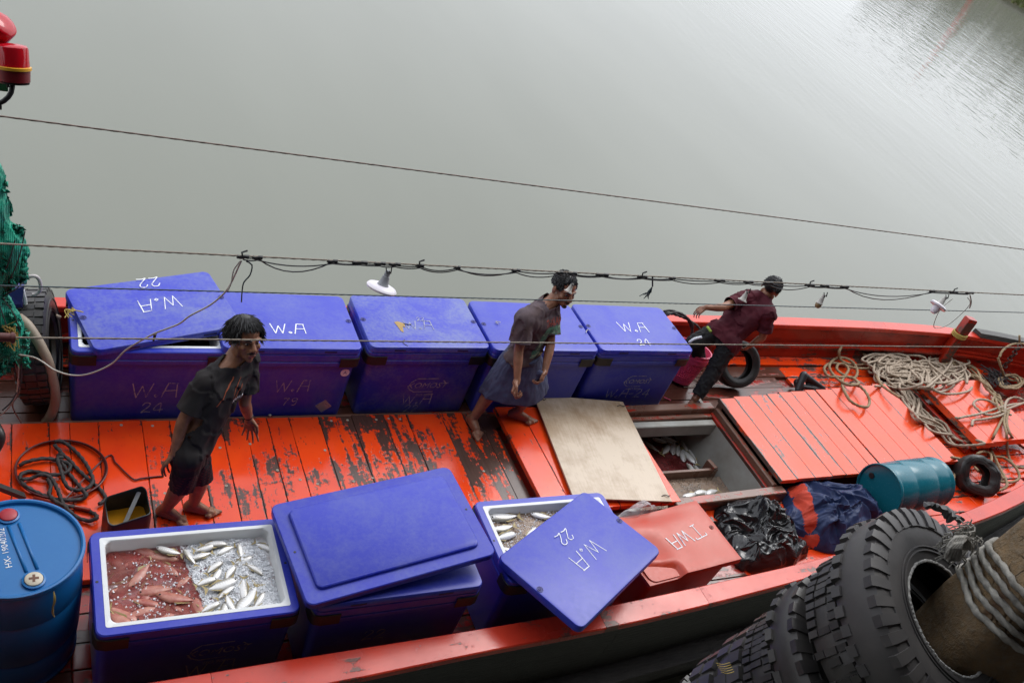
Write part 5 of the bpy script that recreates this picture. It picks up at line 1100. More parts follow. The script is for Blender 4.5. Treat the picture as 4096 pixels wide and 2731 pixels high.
# ------------------------------------------------------------------ green net bundle at the left edge and what lies around it
nk = NT('green netting'); c = nk.coords(rnd=False); n1 = nk.noise(c, 9, 4, .6); wv1 = nk.n('TexWave', Vector=c, Scale=26.0, Distortion=3.0, Detail=2.0).outputs[1]; n3 = nk.noise(c, 140, 3, .6)
nk.p(col=nk.mix(nk.ramp(n1, .34, .66), (.016, .36, .23), (.008, .19, .125)), rough=.4, spec=.4); nk.bump(nk.math('ADD', nk.math('MULTIPLY', wv1, .8), nk.math('MULTIPLY', n3, .5)), .7, .012); M['net'] = nk.m
YN = -.42
nb = MB(); N_ = lambda x, y, dy=0.0: PY(x, y, YN+dy)
for a, b, r1, r2 in (((-70, 700), (-30, 900), .13, .11), ((-30, 900), (10, 960), .11, .13), ((10, 960), (35, 1080), .14, .12), ((-40, 960), (-40, 1100), .16, .15), ((35, 1080), (-5, 1175), .10, .055), ((-5, 1175), (20, 1270), .06, .10), ((20, 1270), (50, 1360), .11, .10), ((50, 1360), (95, 1455), .09, .045), ((-40, 1250), (-30, 1450), .13, .12), ((-90, 800), (-90, 1400), .18, .18), ((65, 950), (85, 1010), .05, .06)):
    nb.cap(N_(*a), N_(*b), r1, r2, 14)
me = remesh(nb, .011, 2)
for v in me.vertices:
    p = v.co; h = abs(noise.noise(V(p.x*11, p.y*11, p.z*4)))*.055+abs(noise.noise(V(p.x*24, p.y*24, p.z*8)))*.012; v.co = p-v.normal*h
net = empty('net_bundle', N_(0, 1480), 0, 'bundled green fishing net hanging at the left edge', 'fishing net'); o = link('net', me, M['net'], net); o.location = -Vector(net.location)
m = MB()
for (x0, y0, x1, y1) in ((100, 925, 20, 1160), (60, 960, -20, 1150), (90, 1130, 10, 1185), (10, 1190, 80, 1330), (-10, 1200, 40, 1420)):
    m.tube(spline([N_(x0, y0, -.10), N_((x0+x1)/2+12, (y0+y1)/2, -.14), N_(x1, y1, -.08)], .02), .004, 5)
o = m.build('net_cord', M['ropeblack'], net); o.location = -Vector(net.location)
rr = random.Random(8); m = MB(); c = N_(40, 1330, -.12)
for _ in range(40): m.tube([c+V(rr.uniform(-.02, .02), 0, rr.uniform(-.05, .05)), c+V(rr.uniform(-.05, .05), rr.uniform(-.04, .02), rr.uniform(-.08, .06)), c+V(rr.uniform(-.06, .06), rr.uniform(-.05, .02), rr.uniform(-.14, .09))], .0025, 4)
o = m.build('twine_tie', M['twine'], net); o.location = -Vector(net.location)
m = MB(); c = N_(30, 1400, -.12)
for _ in range(60): m.tube([c+V(rr.uniform(-.06, .05), 0, rr.uniform(-.04, .04)), c+V(rr.uniform(-.08, .08), rr.uniform(-.04, .02), rr.uniform(-.08, .04)), c+V(rr.uniform(-.09, .09), rr.uniform(-.05, .02), rr.uniform(-.13, .05))], .002, 4)
o = m.build('loose_strands', M['net'], net); o.location = -Vector(net.location)
m = MB(); m.tube([PY(-60, 1345, -2.1), PY(62, 1351, -2.1)], .022, 12); m.tube([PY(45, 1351, -2.1), PY(58, 1351, -2.1)], .028, 12); tag(m.build('turnbuckle', simple('rusty dark red iron', (.09, .02, .015), .6), None, auto=40), 'rusty turnbuckle at the left end of the lowest rope', 'turnbuckle')
M['bluesheet'] = simple('blue violet plastic sheet', (.05, .045, .26), .4, bump=.15)
q0, q1, q2, q3 = [PY(*p, -.02) for p in ((20, 1165), (85, 1155), (100, 1262), (12, 1258))]; bs = empty('folded_parasol', (q2+q3)/2, 0, 'folded blue parasol with a white hooked handle by the green net', 'parasol')
m = MB(); m.loft([[q0, q1+V(.02, 0, .02), q1+V(.02, .12, 0), q0+V(0, .14, 0)], [q0.lerp(q3, .5)+V(0, -.03, 0), q1.lerp(q2, .5)+V(-.01, -.02, 0), q1.lerp(q2, .5)+V(0, .10, 0), q0.lerp(q3, .5)+V(0, .12, 0)], [q3, q2, q2+V(0, .10, 0), q3+V(0, .12, 0)]]); o = m.build('canopy', M['bluesheet'], bs); o.location = -Vector(bs.location)
m = MB(); m.bar(PY(60, 1270, -.05), PY(117, 1263, -.05), .05, .035, ch=.004); o = m.build('cyan_clip', simple('cyan plastic', (.06, .30, .45), .35), bs); o.location = -Vector(bs.location)
m = MB(); m.tube(spline([PY(*p, .0) for p in ((60, 1135), (90, 1118), (130, 1104), (152, 1112), (162, 1140), (158, 1165), (140, 1178), (126, 1179))], .01), .0135, 10); o = m.build('handle', simple('dull white handle', (.52, .48, .47), .4, var=.15, bump=0), bs, True); o.location = -Vector(bs.location)
m = MB(); m.tube([PY(90, 1160, .0), PY(100, 1200, 0), PY(103, 1245, 0)], .016, 8); o = m.build('shaft', M['white'], bs); o.location = -Vector(bs.location)
m = MB(); m.tube(spline([PY(*p, y) for p, y in (((75, 1270), -.15), ((110, 1300), -.22), ((150, 1360), -.3), ((190, 1440), -.36), ((212, 1520), -.38), ((222, 1590), -.38), ((212, 1640), -.36), ((180, 1690), -.32), ((120, 1720), -.2))], .02), .036, 14); tag(m.build('suction_hose', simple('stained cream hose', (.36, .30, .22), .5, col2=(.18, .13, .10), scale=5, bump=.1), None, True), 'thick cream hose arching in front of the black tyre at the left', 'hose')
for i, (pts, mt, lab) in enumerate((([(75, 1450), (72, 1530), (65, 1580), (35, 1630), (0, 1660)], 'cordpale', 'pale cable dropping below the green net'), ([(85, 1455), (82, 1530), (50, 1600), (10, 1640)], 'tealwire', 'teal cable dropping below the green net'), ([(60, 1450), (78, 1560), (50, 1620), (85, 1690)], 'steel', 'brown cable dropping below the green net'))):
    m = MB(); m.tube(spline([PY(*p, -.45) for p in pts], .02), .006, 6); tag(m.build('loose_cable', M[mt], None, True), lab, 'cable', 'cables under the net')
# ------------------------------------------------------------------ tyres
def tyre_mesh(Ro, Ri, w, mat):
    h = w/2; prof = [(Ri+.012, -h*.62), (Ri+.005, -h*.80), (Ri+.03, -h*.90), (Ri+(Ro-Ri)*.45, -h*1.02), (Ro-.06*Ro/.54, -h*.97), (Ro-.028*Ro/.54, -h*.88), (Ro-.018*Ro/.54, -h*.6), (Ro-.012*Ro/.54, 0)]
    full = prof+[(r, -z) for r, z in reversed(prof[:-1])]; inner = [(Ri+.02, h*.5), (Ro-.06*Ro/.54, h*.5), (Ro-.05*Ro/.54, 0), (Ro-.06*Ro/.54, -h*.5), (Ri+.02, -h*.5)]
    full = full+inner; m = MB(); n = 72; rings = [[V(r*math.cos(2*math.pi*j/n), r*math.sin(2*math.pi*j/n), z) for j in range(n)] for r, z in full]+[[V(full[0][0]*math.cos(2*math.pi*j/n), full[0][0]*math.sin(2*math.pi*j/n), full[0][1]) for j in range(n)]]
    m.loft(rings, False, False)
    for r, zz in ((Ri+.055, .0), (Ri+.075, .0), (Ro-.10*Ro/.54, .0)):
        for sg in (-1, 1):
            zc = sg*h*(1.0 if r > Ri+.08 else .96); m.lathe([(r-.004, zc-sg*.006), (r-.003, zc+sg*.006), (r+.003, zc+sg*.006), (r+.004, zc-sg*.006)], 72, caps=False)
    m.v = [tuple(Vector(p)*(1+.010*noise.noise(V(p[0]*3.1+w*9, p[1]*3.1, p[2]*3)))) for p in m.v]
    return m.mesh('carcass', M[mat], auto=40)
LR = random.Random(77)
def tyre(loc, nrm, Ro, Ri, w, lugs, lab, mat='rubber', group=None, style=0, spin=0.0, cord=False):
    t = empty('tyre', loc, 0, lab, 'tyre', group); t.rotation_euler = (Vector(nrm).to_track_quat('Z', 'Y').to_matrix() @ Matrix.Rotation(spin, 3, 'Z')).to_euler()
    link('carcass', tyre_mesh(Ro, Ri, w, mat), None, t); k = Ro/.54; h = w/2
    if lugs:
        lugs_ = []
        if style == 0:      # shoulder lugs running down the sidewall
            a = math.pi/lugs*.62
            for sg in (1, -1):
                T_ = [(Ro-.105*k, h*.985, .9), (Ro-.10*k, h*1.01+.008, .8), (Ro-.03*k, h*.99, .9), (Ro, h*.88, .9), (Ro-.004, h*.52, .9)]
                U_ = [(Ro-.108*k, h*.9), (Ro-.10*k, h*.85), (Ro-.05*k, h*.8), (Ro-.04*k, h*.6), (Ro-.03*k, h*.50)]
                m = MB(); m.loft([[V(r, -Ro*a*q, sg*z), V(r, Ro*a*q, sg*z), V(r2, .9*Ro*a, sg*z2), V(r2, -.9*Ro*a, sg*z2)] for (r, z, q), (r2, z2) in zip(T_, U_)]); lugs_.append(m)
        else:               # square tread blocks in rows
            a = math.pi/lugs*.74
            for z0, z1 in ((-.92, -.40), (-.34, .34), (.40, .92)) if style == 1 else ((-.95, -.08), (.08, .95)):
                m = MB(); m.loft([[V(Ro-.03*k, -Ro*a, z0*h), V(Ro-.03*k, Ro*a, z0*h), V(Ro-.03*k, Ro*a, z1*h), V(Ro-.03*k, -Ro*a, z1*h)], [V(Ro-.002, -Ro*a*.92, z0*h*.96), V(Ro-.002, Ro*a*.92, z0*h*.96), V(Ro-.002, Ro*a*.92, z1*h*.96), V(Ro-.002, -Ro*a*.92, z1*h*.96)]]); lugs_.append(m)
        for m in lugs_:
            lm = m.mesh('tread_lug', M[mat], auto=30)
            for i in range(lugs):
                if style and LR.random() < .05: continue
                o = link('tread_lug', lm, None, t, (0, 0, LR.uniform(-.003, .003)), (0, 0, 2*math.pi*(i+LR.uniform(-.06, .06))/lugs)); q = LR.uniform(.984, 1.006); o.scale = (q, q, 1)
    if cord:
        m = MB(); rr = random.Random(2); m.tube([V((Ri+.008+rr.uniform(-.003, .003))*math.cos(a), (Ri+.008+rr.uniform(-.003, .003))*math.sin(a), h*.83+rr.uniform(-.003, .003)) for a in [i*math.pi/90 for i in range(180)]], .0075, 6, True); m.build('frayed_bead', M['cord'], t)
    return t
C1 = V(.597, -4.744, 2.795); n1 = V(.174, -.406, 1).normalized(); gp = 'tyres threaded on the pier pile'
tyre(C1-n1*.125, n1, .54, .262, .25, 38, 'topmost tyre on the pile, weathered grey with ribbed shoulders', 'rubberdry', gp, 0, .05, True)
rr = random.Random(17); cpos = C1-n1*.125
for i, (st, lg, lab, ro) in enumerate(((1, 64, 'second tyre from the top of the pile, fine blocks worn ragged', .50), (0, 30, 'third tyre from the top of the pile, with broad shoulder lugs', .53), (1, 72, 'fourth tyre from the top of the pile, small square blocks', .50), (2, 30, 'fifth tyre from the top of the pile, big smooth lugs', .53), (2, 26, 'sixth tyre from the top of the pile, large wet lugs', .52), (1, 60, 'lowest tyre seen on the pile, tied with yellow twine', .52))):
    cpos = cpos-V(.015, -.035, .262)-n1*.0; nn = (n1+V(rr.uniform(-.08, .06), rr.uniform(-.05, .10)+.05*i, 0)).normalized(); tyre(cpos+V(rr.uniform(-.02, .02), rr.uniform(-.0, .03), 0), nn, ro, .262, .205, lg, lab, 'rubber', gp, st, rr.random())
m = MB(); 
for q in range(5): m.tube(spline([PY(*p, -4.45) for p in ((2865+q*5, 2650+q*9), (2890+q*5, 2656+q*9), (2920+q*4, 2648+q*9))], .02), .002, 5)
tag(m.build('twine_lashing', M['twine']), 'yellow twine lashed round the lowest tyre by the boat', 'twine')
# torn tread flap
fl = MB(); rings = []
for i in range(15):
    a = R(66)+R(26)*i/14; Mx = n1.to_track_quat('Z', 'Y').to_matrix()
    rings.append(i)
base_pts = [(3700, 2012), (3735, 2010), (3770, 2020), (3805, 2035), (3832, 2062), (3852, 2078)]; low = [(3705, 2030), (3745, 2040), (3775, 2058), (3800, 2092), (3815, 2085), (3838, 2090)]
dA_ = (C1-CAM_LOC).dot(fwd)+.12; v = []
for k_ in range(6):
    a, b = D_(*base_pts[k_], dA_), D_(*low[k_], dA_-.03); o_ = fwd*.02
    v.append([a+V(0, 0, .012*(k_ % 2)), a.lerp(b, .5)-fwd*.02+V(0, 0, .01), b, b+o_, a+o_])
fl = MB(); rf_ = random.Random(4); bs_, ls_ = spline([(x, y, 0) for x, y in base_pts], 7), spline([(x, y, 0) for x, y in low], 7); nb2 = min(len(bs_), len(ls_)); v = []
for k_ in range(nb2):
    a, b = bs_[k_*len(bs_)//nb2], ls_[k_*len(ls_)//nb2]; a, b = D_(a.x, a.y+rf_.uniform(-5, 4), dA_), D_(b.x+rf_.uniform(-6, 6), b.y+rf_.uniform(-9, 9), dA_-.03); o_ = fwd*.018
    v.append([a, a.lerp(b, .5)-fwd*.03+V(0, 0, rf_.uniform(0, .02)), b, b+o_, a+o_])
fl.loft(v); tag(fl.build('torn_tread', M['rubberdry']), 'torn strip of tread curling off the topmost tyre', 'rubber strip')
# ------------------------------------------------------------------ concrete fender pile with rope turns
pc = NT('stained weathered concrete'); c = pc.coords(rnd=False); n1_ = pc.noise(c, 5, 6, .65); n2_ = pc.noise(c, 40, 5, .7); crk = pc.n('TexVoronoi', Vector=pc.n('VectorMath', _operation='ADD', i0=c, i1=pc.n('TexNoise', Vector=c, Scale=6.0).outputs[1]).outputs[0], Scale=1.5, _feature='DISTANCE_TO_EDGE').outputs[0]
ck_ = pc.math('SUBTRACT', 1.0, pc.ramp(crk, .0, .03)); rust = pc.ramp(pc.noise(c, 3.4, 3, .5), .58, .66)
cc_ = pc.mix(pc.ramp(n1_, .35, .65), (.25, .165, .085), (.10, .066, .036)); cc_ = pc.mix(pc.math('MULTIPLY', pc.ramp(n2_, .45, .7), .5), cc_, (.26, .22, .16)); cc_ = pc.mix(pc.math('MULTIPLY', rust, .8), cc_, (.06, .018, .008)); ck_ = pc.math('MULTIPLY', ck_, pc.ramp(pc.noise(c, 2.2, 2), .5, .62)); cc_ = pc.mix(pc.math('MULTIPLY', ck_, .35), cc_, (.03, .02, .014))
pc.p(col=cc_, rough=.85, spec=.3); pc.bump(pc.math('SUBTRACT', pc.math('ADD', pc.math('MULTIPLY', n1_, .5), pc.math('MULTIPLY', n2_, .3)), pc.math('MULTIPLY', ck_, .8)), 1.0, .04)
Bp = P(3925, 2525, 2.72); Tp = Bp+V(.37, 0, 1); ax = (Tp-Bp).normalized()
pile = empty('fender_pile', Bp-Z_*3.9, 0, 'brown stained concrete fender pile with tyres and grey rope round it', 'pile')
xx = V(1, -.55, 0); xx = (xx-ax*xx.dot(ax)).normalized(); yy = ax.cross(xx); Mp = Matrix((xx, yy, ax)).transposed()
m = MB(); rings = []
for i in range(60):
    s_ = -3.9+5.4*i/59; rings.append([Bp+Mp @ (q*(1+.012*noise.noise(V(q.x*4, q.y*4, s_*3))))+(ax if s_ > 0 else Z_)*s_ for q in rrect(.212, .212, .09, 0, 5)])
m.loft(rings); o = m.build('shaft', pc.m, pile, auto=50); o.location = -Vector(pile.location)
m = MB(); e_ = Bp+ax*1.45; m.bar(e_, V(e_.x, -6.2, 3.45), .3, .3); o = m.build('tie_beam', M['pier'], pile); o.location = -Vector(pile.location)
rp = empty('mooring_rope', Bp+ax*.28, 0, 'frayed grey rope wound in turns round the concrete pile', 'rope')
for k_ in range(5):
    m = MB(); pts = []; s0 = .15+.052*k_
    for i in range(80):
        a = 2*math.pi*i/80; q = rrect(.222, .222, .09, 0, 12); 
        th = a; cx, sy = math.cos(th), math.sin(th); rad = 1/max(abs(cx)/.231, abs(sy)/.231, (abs(cx)+abs(sy))/.375); p_ = V(cx*rad, sy*rad, s0+.04*math.sin(th+.9+.15*k_)+.006*math.sin(5*th+k_)); pts.append(Bp+Mp @ p_)
    m.tube(pts, .0150-.001*(k_ % 2), 12, True, 3, 80, .24); o = m.build('rope_turn', M['ropeold'], rp, True); o.location = -Vector(rp.location)
m = MB(); rr = random.Random(9); kb = D_(3835, 2165, (Bp-CAM_LOC).dot(fwd)-.05)
for _ in range(150):
    d = V(rr.gauss(0, 1), rr.gauss(0, 1), rr.gauss(0, 1)).normalized(); a = kb+V(rr.uniform(-.05, .06), rr.uniform(-.05, .05), rr.uniform(-.08, .10)); m.tube([a, a+d*.03+V(.01, 0, -.01), a+d*.045+V(rr.uniform(-.03, .03), 0, -.03)], .0035, 4)
for q in range(4): m.tube(spline([D_(3790+14*q, 2235, 4.15), D_(3800+12*q, 2190, 4.12), D_(3830+9*q, 2150, 4.15), D_(3860+8*q, 2190, 4.2)], .02), .014, 8, False, 3, 95, .2)
o = m.build('frayed_end', M['ropeold'], rp); o.location = -Vector(rp.location)
# other tyres
tyre(V(-3.07, .03, .41), V(.97, -.10, .16), .45, .22, .23, 40, 'large black tyre standing behind the cream hose, left of the boxes', 'rubber', None, 1)
tyre(V(4.13, .06, .235), V(-.16, -.78, .58), .285, .165, .17, 0, 'car tyre leaning by the black trousers of the man in maroon', 'rubber')
bt = tyre(P(3905, 1900, .13), V(-.35, -.60, .70), .27, .13, .20, 0, 'soft black tyre under loose rope at the bow end of the deck', 'rubber')
for v in bt.children[0].data.vertices: q = v.co; n_ = noise.noise_vector(q*4.5); v.co = V(q.x*(1+.05*n_.x), q.y*.88, q.z)+V(n_.x, n_.y, n_.z)*.035+noise.noise_vector(q*13)*.012
m = MB(); m.tube(spline([PY(*p, .30) for p in ((105, 1235), (130, 1228), (170, 1238), (210, 1258), (240, 1272))], .01), .017, 9, False, 3, 120, .2); m.tube(spline([PY(*p, .28) for p in ((108, 1250), (140, 1240), (180, 1245))], .01), .017, 9, False, 3, 120, .2); tag(m.build('rope_end', M['ropepale'], None, True), 'brown rope end lying on the big tyre left of the boxes', 'rope')
# ------------------------------------------------------------------ drums
def drum(loc, Mx, r, L, mat, lab, extra=None):
    t = empty('drum', loc, 0, lab, 'drum'); t.rotation_euler = Mx.to_euler()
    m = MB(); m.lathe([(r*.90, .0), (r*.97, .004), (r*.985, .03), (r*.955, .05), (r*.965, .08), (r*.995, L*.28), (r*.975, L*.30), (r*.995, L*.32), (r, L*.5), (r*.995, L*.66), (r*.975, L*.68), (r*.995, L*.70), (r*.965, L-.08), (r*.955, L-.05), (r*.99, L-.035), (r, L-.02), (r*.99, L-.002), (r*.955, L), (r*.93, L-.006), (r*.92, L-.025), (r*.60, L-.022), (.001, L-.022)], 64); m.build('shell', M[mat], t, auto=35)
    return t
dt = V(-3.215, -2.31, -.04); Ld = .935; bd_ = drum(dt, Matrix.Identity(3), .355, Ld, 'drum', 'blue plastic drum standing upright at the lower left corner')
zt = Ld-.04-.022
def dl(px, py, z=zt): q = P(px, py, z)-dt; return V(q.x, q.y, Ld-.022)
for (a, b, c_, d_) in (((75, 2010), (130, 2170), (190, 2310), 0),):
    pass
m = MB(); rc = dl(135, 2322); rd_ = dl(33, 2065); ddir = (rd_-rc).normalized(); dn = V(-ddir.y, ddir.x, 0)
for s_ in (-1, 1):
    a = rc+dn*(s_*.028-.01)+ddir*.07; b = rd_+dn*(s_*.028-.01)-ddir*.07
    m.tube([a+V(0, 0, .001), b+V(0, 0, .001)], .010, 8)
m.tube([rc+dn*.17, rd_+dn*.17], .005, 6); m.build('rib', M['drum'], bd_, True)
for c_, mt, cross in ((rc, 'creamcap', True), (rd_, 'redcap', False)):
    if mt not in M: M[mt] = simple(mt, (.62, .56, .44) if cross else (.42, .02, .035), .4, bump=0, var=.2)
    m = MB(); m.lathe([(.058, .0), (.060, .012), (.050, .016), (.046, .008)], 32); m.build('bung_collar', M['drum'], bd_, auto=40, loc=c_)
    m = MB(); m.lathe([(.046, .002), (.046, .020), (.040, .024), (.001, .024)], 32); cap_ = m.build('bung', M[mt], bd_, auto=40, loc=c_)
    if cross:
        m = MB(); m.box((0, 0, .0246), (.050, .014, .002)); m.box((0, 0, .0248), (.014, .050, .002)); m.build('cross_slot', simple('brown recess', (.16, .07, .04), .6), cap_)
tx = font_mesh('HX- 19040202', .048); h0, h1 = dl(36, 2262), dl(12, 2150); dr = (h1-h0).normalized()
put(tx, M['paintwhite'], bd_, h0+dr*.13, dr, V(-dr.y, dr.x, 0), .002)
m = MB(); rr = random.Random(3); c_ = P(215, 2365, zt+.02)-dt
for q in range(6): m.tube(spline([c_+V(0, 0, 0), c_+V(.012*rr.random(), -.03, -.04), c_+V(-.012+.012*rr.random(), -.04, -.09-.008*q), c_+V(.012*rr.random(), -.035, -.12-.012*q)], .01), .0022, 5)
m.build('twine_loop', M['twine'], bd_)
e0, e1 = V(4.66, -1.955, .245), V(5.55, -1.91, .245); d = (e0-e1).normalized(); Mx = d.to_track_quat('Z', 'Y').to_matrix()
td = drum(e1, Mx, .28, .90, 'teal', 'teal plastic drum lying on its side by the hatch cover')
m = MB(); m.lathe([(.03, .0), (.032, .012), (.02, .014), (.001, .010)], 20); m.build('bung', M['black'], td, auto=40, loc=(-.16, .05, .878))
# ------------------------------------------------------------------ rope coil, hose, poles and the cut can at the left
ZC = lambda x, y: (x/1.52, 1700+y/1.52)
def deck_rope(pts, r, mat, lab, z=.045, name='rope', lob=3, tw=110, conv=ZC, grp=None, hgt=0.02, seed=1):
    rr = random.Random(seed); w = [P(*conv(*p), z+rr.uniform(0, hgt)) for p in pts]; m = MB(); m.tube(spline(w, .012 if lob else .03), r, 9, False, lob, tw, .22); return tag(m.build(name, M[mat], None, True), lab, 'rope' if lob else 'hose', grp)
deck_rope([(115, 245), (170, 220), (260, 203), (330, 208), (400, 225), (428, 250), (405, 285), (330, 302), (250, 288), (180, 280), (128, 300), (125, 335), (160, 372), (240, 415), (330, 448), (420, 455), (500, 447), (525, 425), (500, 390), (450, 330), (410, 280), (355, 185), (375, 178), (420, 210), (470, 265), (540, 330), (600, 380), (635, 425), (640, 455), (600, 480)], .0135, 'ropeblack', 'black rope heaped in loops on the orange deck beside the blue drum', hgt=.03)
deck_rope([(330, 100), (375, 98), (450, 150), (520, 230), (560, 310), (562, 350), (520, 388), (440, 392), (395, 350), (370, 270), (350, 200), (390, 190), (330, 110)][:12]+[(330, 120)], .0135, 'ropeblack', 'black rope in one tall loop on top of the black heap', z=.055, hgt=.03, seed=2)
deck_rope([(290, 325), (310, 370), (300, 420), (340, 465), (400, 490), (470, 500), (560, 530), (590, 560), (540, 580), (470, 560), (420, 520), (380, 470), (350, 390), (310, 320), (250, 300), (190, 322), (130, 330)], .0135, 'ropeblack', 'lower tangle of black rope reaching behind the blue drum', z=.045, hgt=.05, seed=3)
m = MB(); rr = random.Random(6); pts = []
for i in range(150):
    a = -2.2+i*2*math.pi*2.6/150; k_ = 1+.02*math.sin(i*.21)+.012*(i/60); pts.append(P(*ZC(370+275*k_*math.cos(a), 268+172*k_*math.sin(a)), .040+.012*(i/60)))
pts += [P(*ZC(*p), .04) for p in ((650, 190), (700, 225), (760, 285), (815, 330))]+[P(*q, .04) for q in ((560, 1913), (610, 1907), (655, 1903))]
m.tube(spline(pts, .02), .0065, 7); tag(m.build('thin_hose', M['hosered'], None, True), 'thin dark red hose coiled in a wide ring round the black rope', 'hose')
m = MB(); m.tube([P(135, 1990, .05), P(360, 2040, .055)], .014, 8); tag(m.build('wooden_pole', M['timber'], None, True), 'short brown pole lying under the black rope', 'pole')
m = MB(); m.bar(P(-60, 1925, .30), P(95, 1985, .06), .05, .03); tag(m.build('steel_bar', M['hull']), 'dark flat bar sloping down behind the blue drum at the left edge', 'bar')
m = MB(); m.tube(spline([P(-60, 1640, .2), P(-5, 1720, .25), P(3, 1760, .2), P(-15, 1800, .12)], .02), .03, 10); tag(m.build('rubber_hose_end', M['rubber'], None, True), 'black rubber hose bend just showing at the left edge', 'hose')
can = empty('cut_can', P(500, 2135, .03)+V(0, .02, -.03), R(8), 'dark plastic can cut open on top, with yellow oil inside', 'can'); can.scale = (.92, .92, .80)
m = MB(); A_ = [rrect(.15, .11, .04, 0), rrect(.155, .115, .045, .02), rrect(.155, .115, .045, .30), rrect(.150, .110, .045, .33), rrect(.143, .103, .042, .33), rrect(.145, .105, .042, .03)]
for k_ in (2, 3, 4):
    for q in A_[k_]: q.z += .10*max(0, q.y)/.11+.03*math.sin(q.x*14)
m.loft(A_); m.build('can_body', simple('dark teal can', (.006, .022, .024), .35, bump=.1), can, auto=40)
m = MB(); m.loft([rrect(.142, .102, .04, .21), rrect(.142, .102, .04, .215)]); m.build('oil', simple('yellow oil', (.50, .22, .01), .15, bump=0), can)
m = MB(); m.bar(V(-.05, -.09, .20), V(.10, .10, .40), .03, .008); m.build('stick', M['grey'], can)
# ------------------------------------------------------------------ far side: baskets, black rope, cleat
def basket(base, axis, lab, r0=.145, r1=.20, h_=.36):
    Mx = Vector(axis).normalized().to_track_quat('Z', 'Y').to_matrix(); t = empty('basket', base, 0, lab, 'basket', 'nested pink baskets'); t.rotation_euler = Mx.to_euler()
    m = MB(); m.lathe([(.001, 0), (r0, 0), (r0+.004, .01), (r0+.004, .03), (r0-.004, .03), (r0-.004, .006), (.001, .006)], 40); m.build('base', M['pink'], t, auto=40)
    m = MB(); m.lathe([(r1-.006, h_-.06), (r1+.004, h_-.06), (r1+.008, h_-.01), (r1+.018, h_), (r1+.016, h_+.012), (r1-.002, h_+.012), (r1-.006, h_-.06)], 48, caps=False); m.build('rim', M['pink'], t, auto=40)
    m = MB()
    for i in range(44):
        a = 2*math.pi*i/44; m.bar(V(math.cos(a)*r0, math.sin(a)*r0, .02), V(math.cos(a)*(r1-.002), math.sin(a)*(r1-.002), h_-.055), .012, .005, up=(math.cos(a), math.sin(a), .1))
    for k_ in range(11):
        z = .035+k_*(h_-.10)/10; rr_ = r0+(r1-r0)*z/h_; m.lathe([(rr_-.002, z-.005), (rr_+.003, z-.005), (rr_+.003, z+.006), (rr_-.002, z+.006), (rr_-.002, z-.005)], 44, caps=False)
    m.build('lattice', M['pink'], t)
bb = P(2712, 1528, -.02)+V(.05, .07, 0); axb = V(.10, .10, 1)
basket(bb, axb, 'pink plastic basket, the outer one behind the end box'); basket(bb+axb.normalized()*.045, axb, 'pink plastic basket nested inside the other one')
for i, pts in enumerate(([(2655, 1245), (2690, 1243), (2730, 1262), (2755, 1285), (2768, 1320), (2772, 1360)], [(2660, 1252), (2700, 1258), (2745, 1275), (2785, 1300), (2800, 1320)], [(2665, 1260), (2710, 1250), (2745, 1268), (2770, 1300), (2765, 1340)])):
    m = MB(); m.tube(spline([PY(*p, .44-.02*i) for p in pts], .012), .013, 9, False, 3, 90, .25); tag(m.build('mooring_line', M['ropeold'] if False else M['ropeblack'], None, True), ('black mooring line nearest the end box, hanging over the far rail', 'black mooring line reaching farthest right over the far rail', 'middle black mooring line over the far rail, between the two others')[i], 'rope', 'black mooring lines over the rail')
m = MB(); m.tube([P(2755, 1497, -.03), P(2815, 1540, -.03)], .006, 5); m.tube([P(2815, 1540, -.03), P(2735, 1548, -.03)], .005, 5); tag(m.build('cord_scrap', M['ropepale']), 'scrap of pale cord on the wet boards beside the pink baskets', 'cord')
m = MB(); m.tube([P(2655, 1588, -.03), P(2683, 1601, -.03)], .006, 6); tag(m.build('pink_stick', M['pink']), 'thin pink stick on the wet boards near the end box', 'stick')
an = MB(); a0 = P(3230, 1545, .02)
for p, q, r1, r2 in (((3190, 1560, .03), (3215, 1500, .17), .035, .05), ((3215, 1500, .17), (3292, 1552, .04), .045, .03), ((3200, 1545, .06), (3296, 1560, .02), .035, .028), ((3190, 1530, .05), (3200, 1565, .0), .05, .045), ((3225, 1510, .12), (3240, 1560, .01), .03, .03)): an.cap(P(*p), P(*q), r1, r2, 10)
tag(link('deck_cleat', remesh(an, .009, 1), simple('black painted iron', (.022, .022, .026), .4, bump=.3)), 'black iron cleat on the deck beside the large hatch cover', 'cleat')
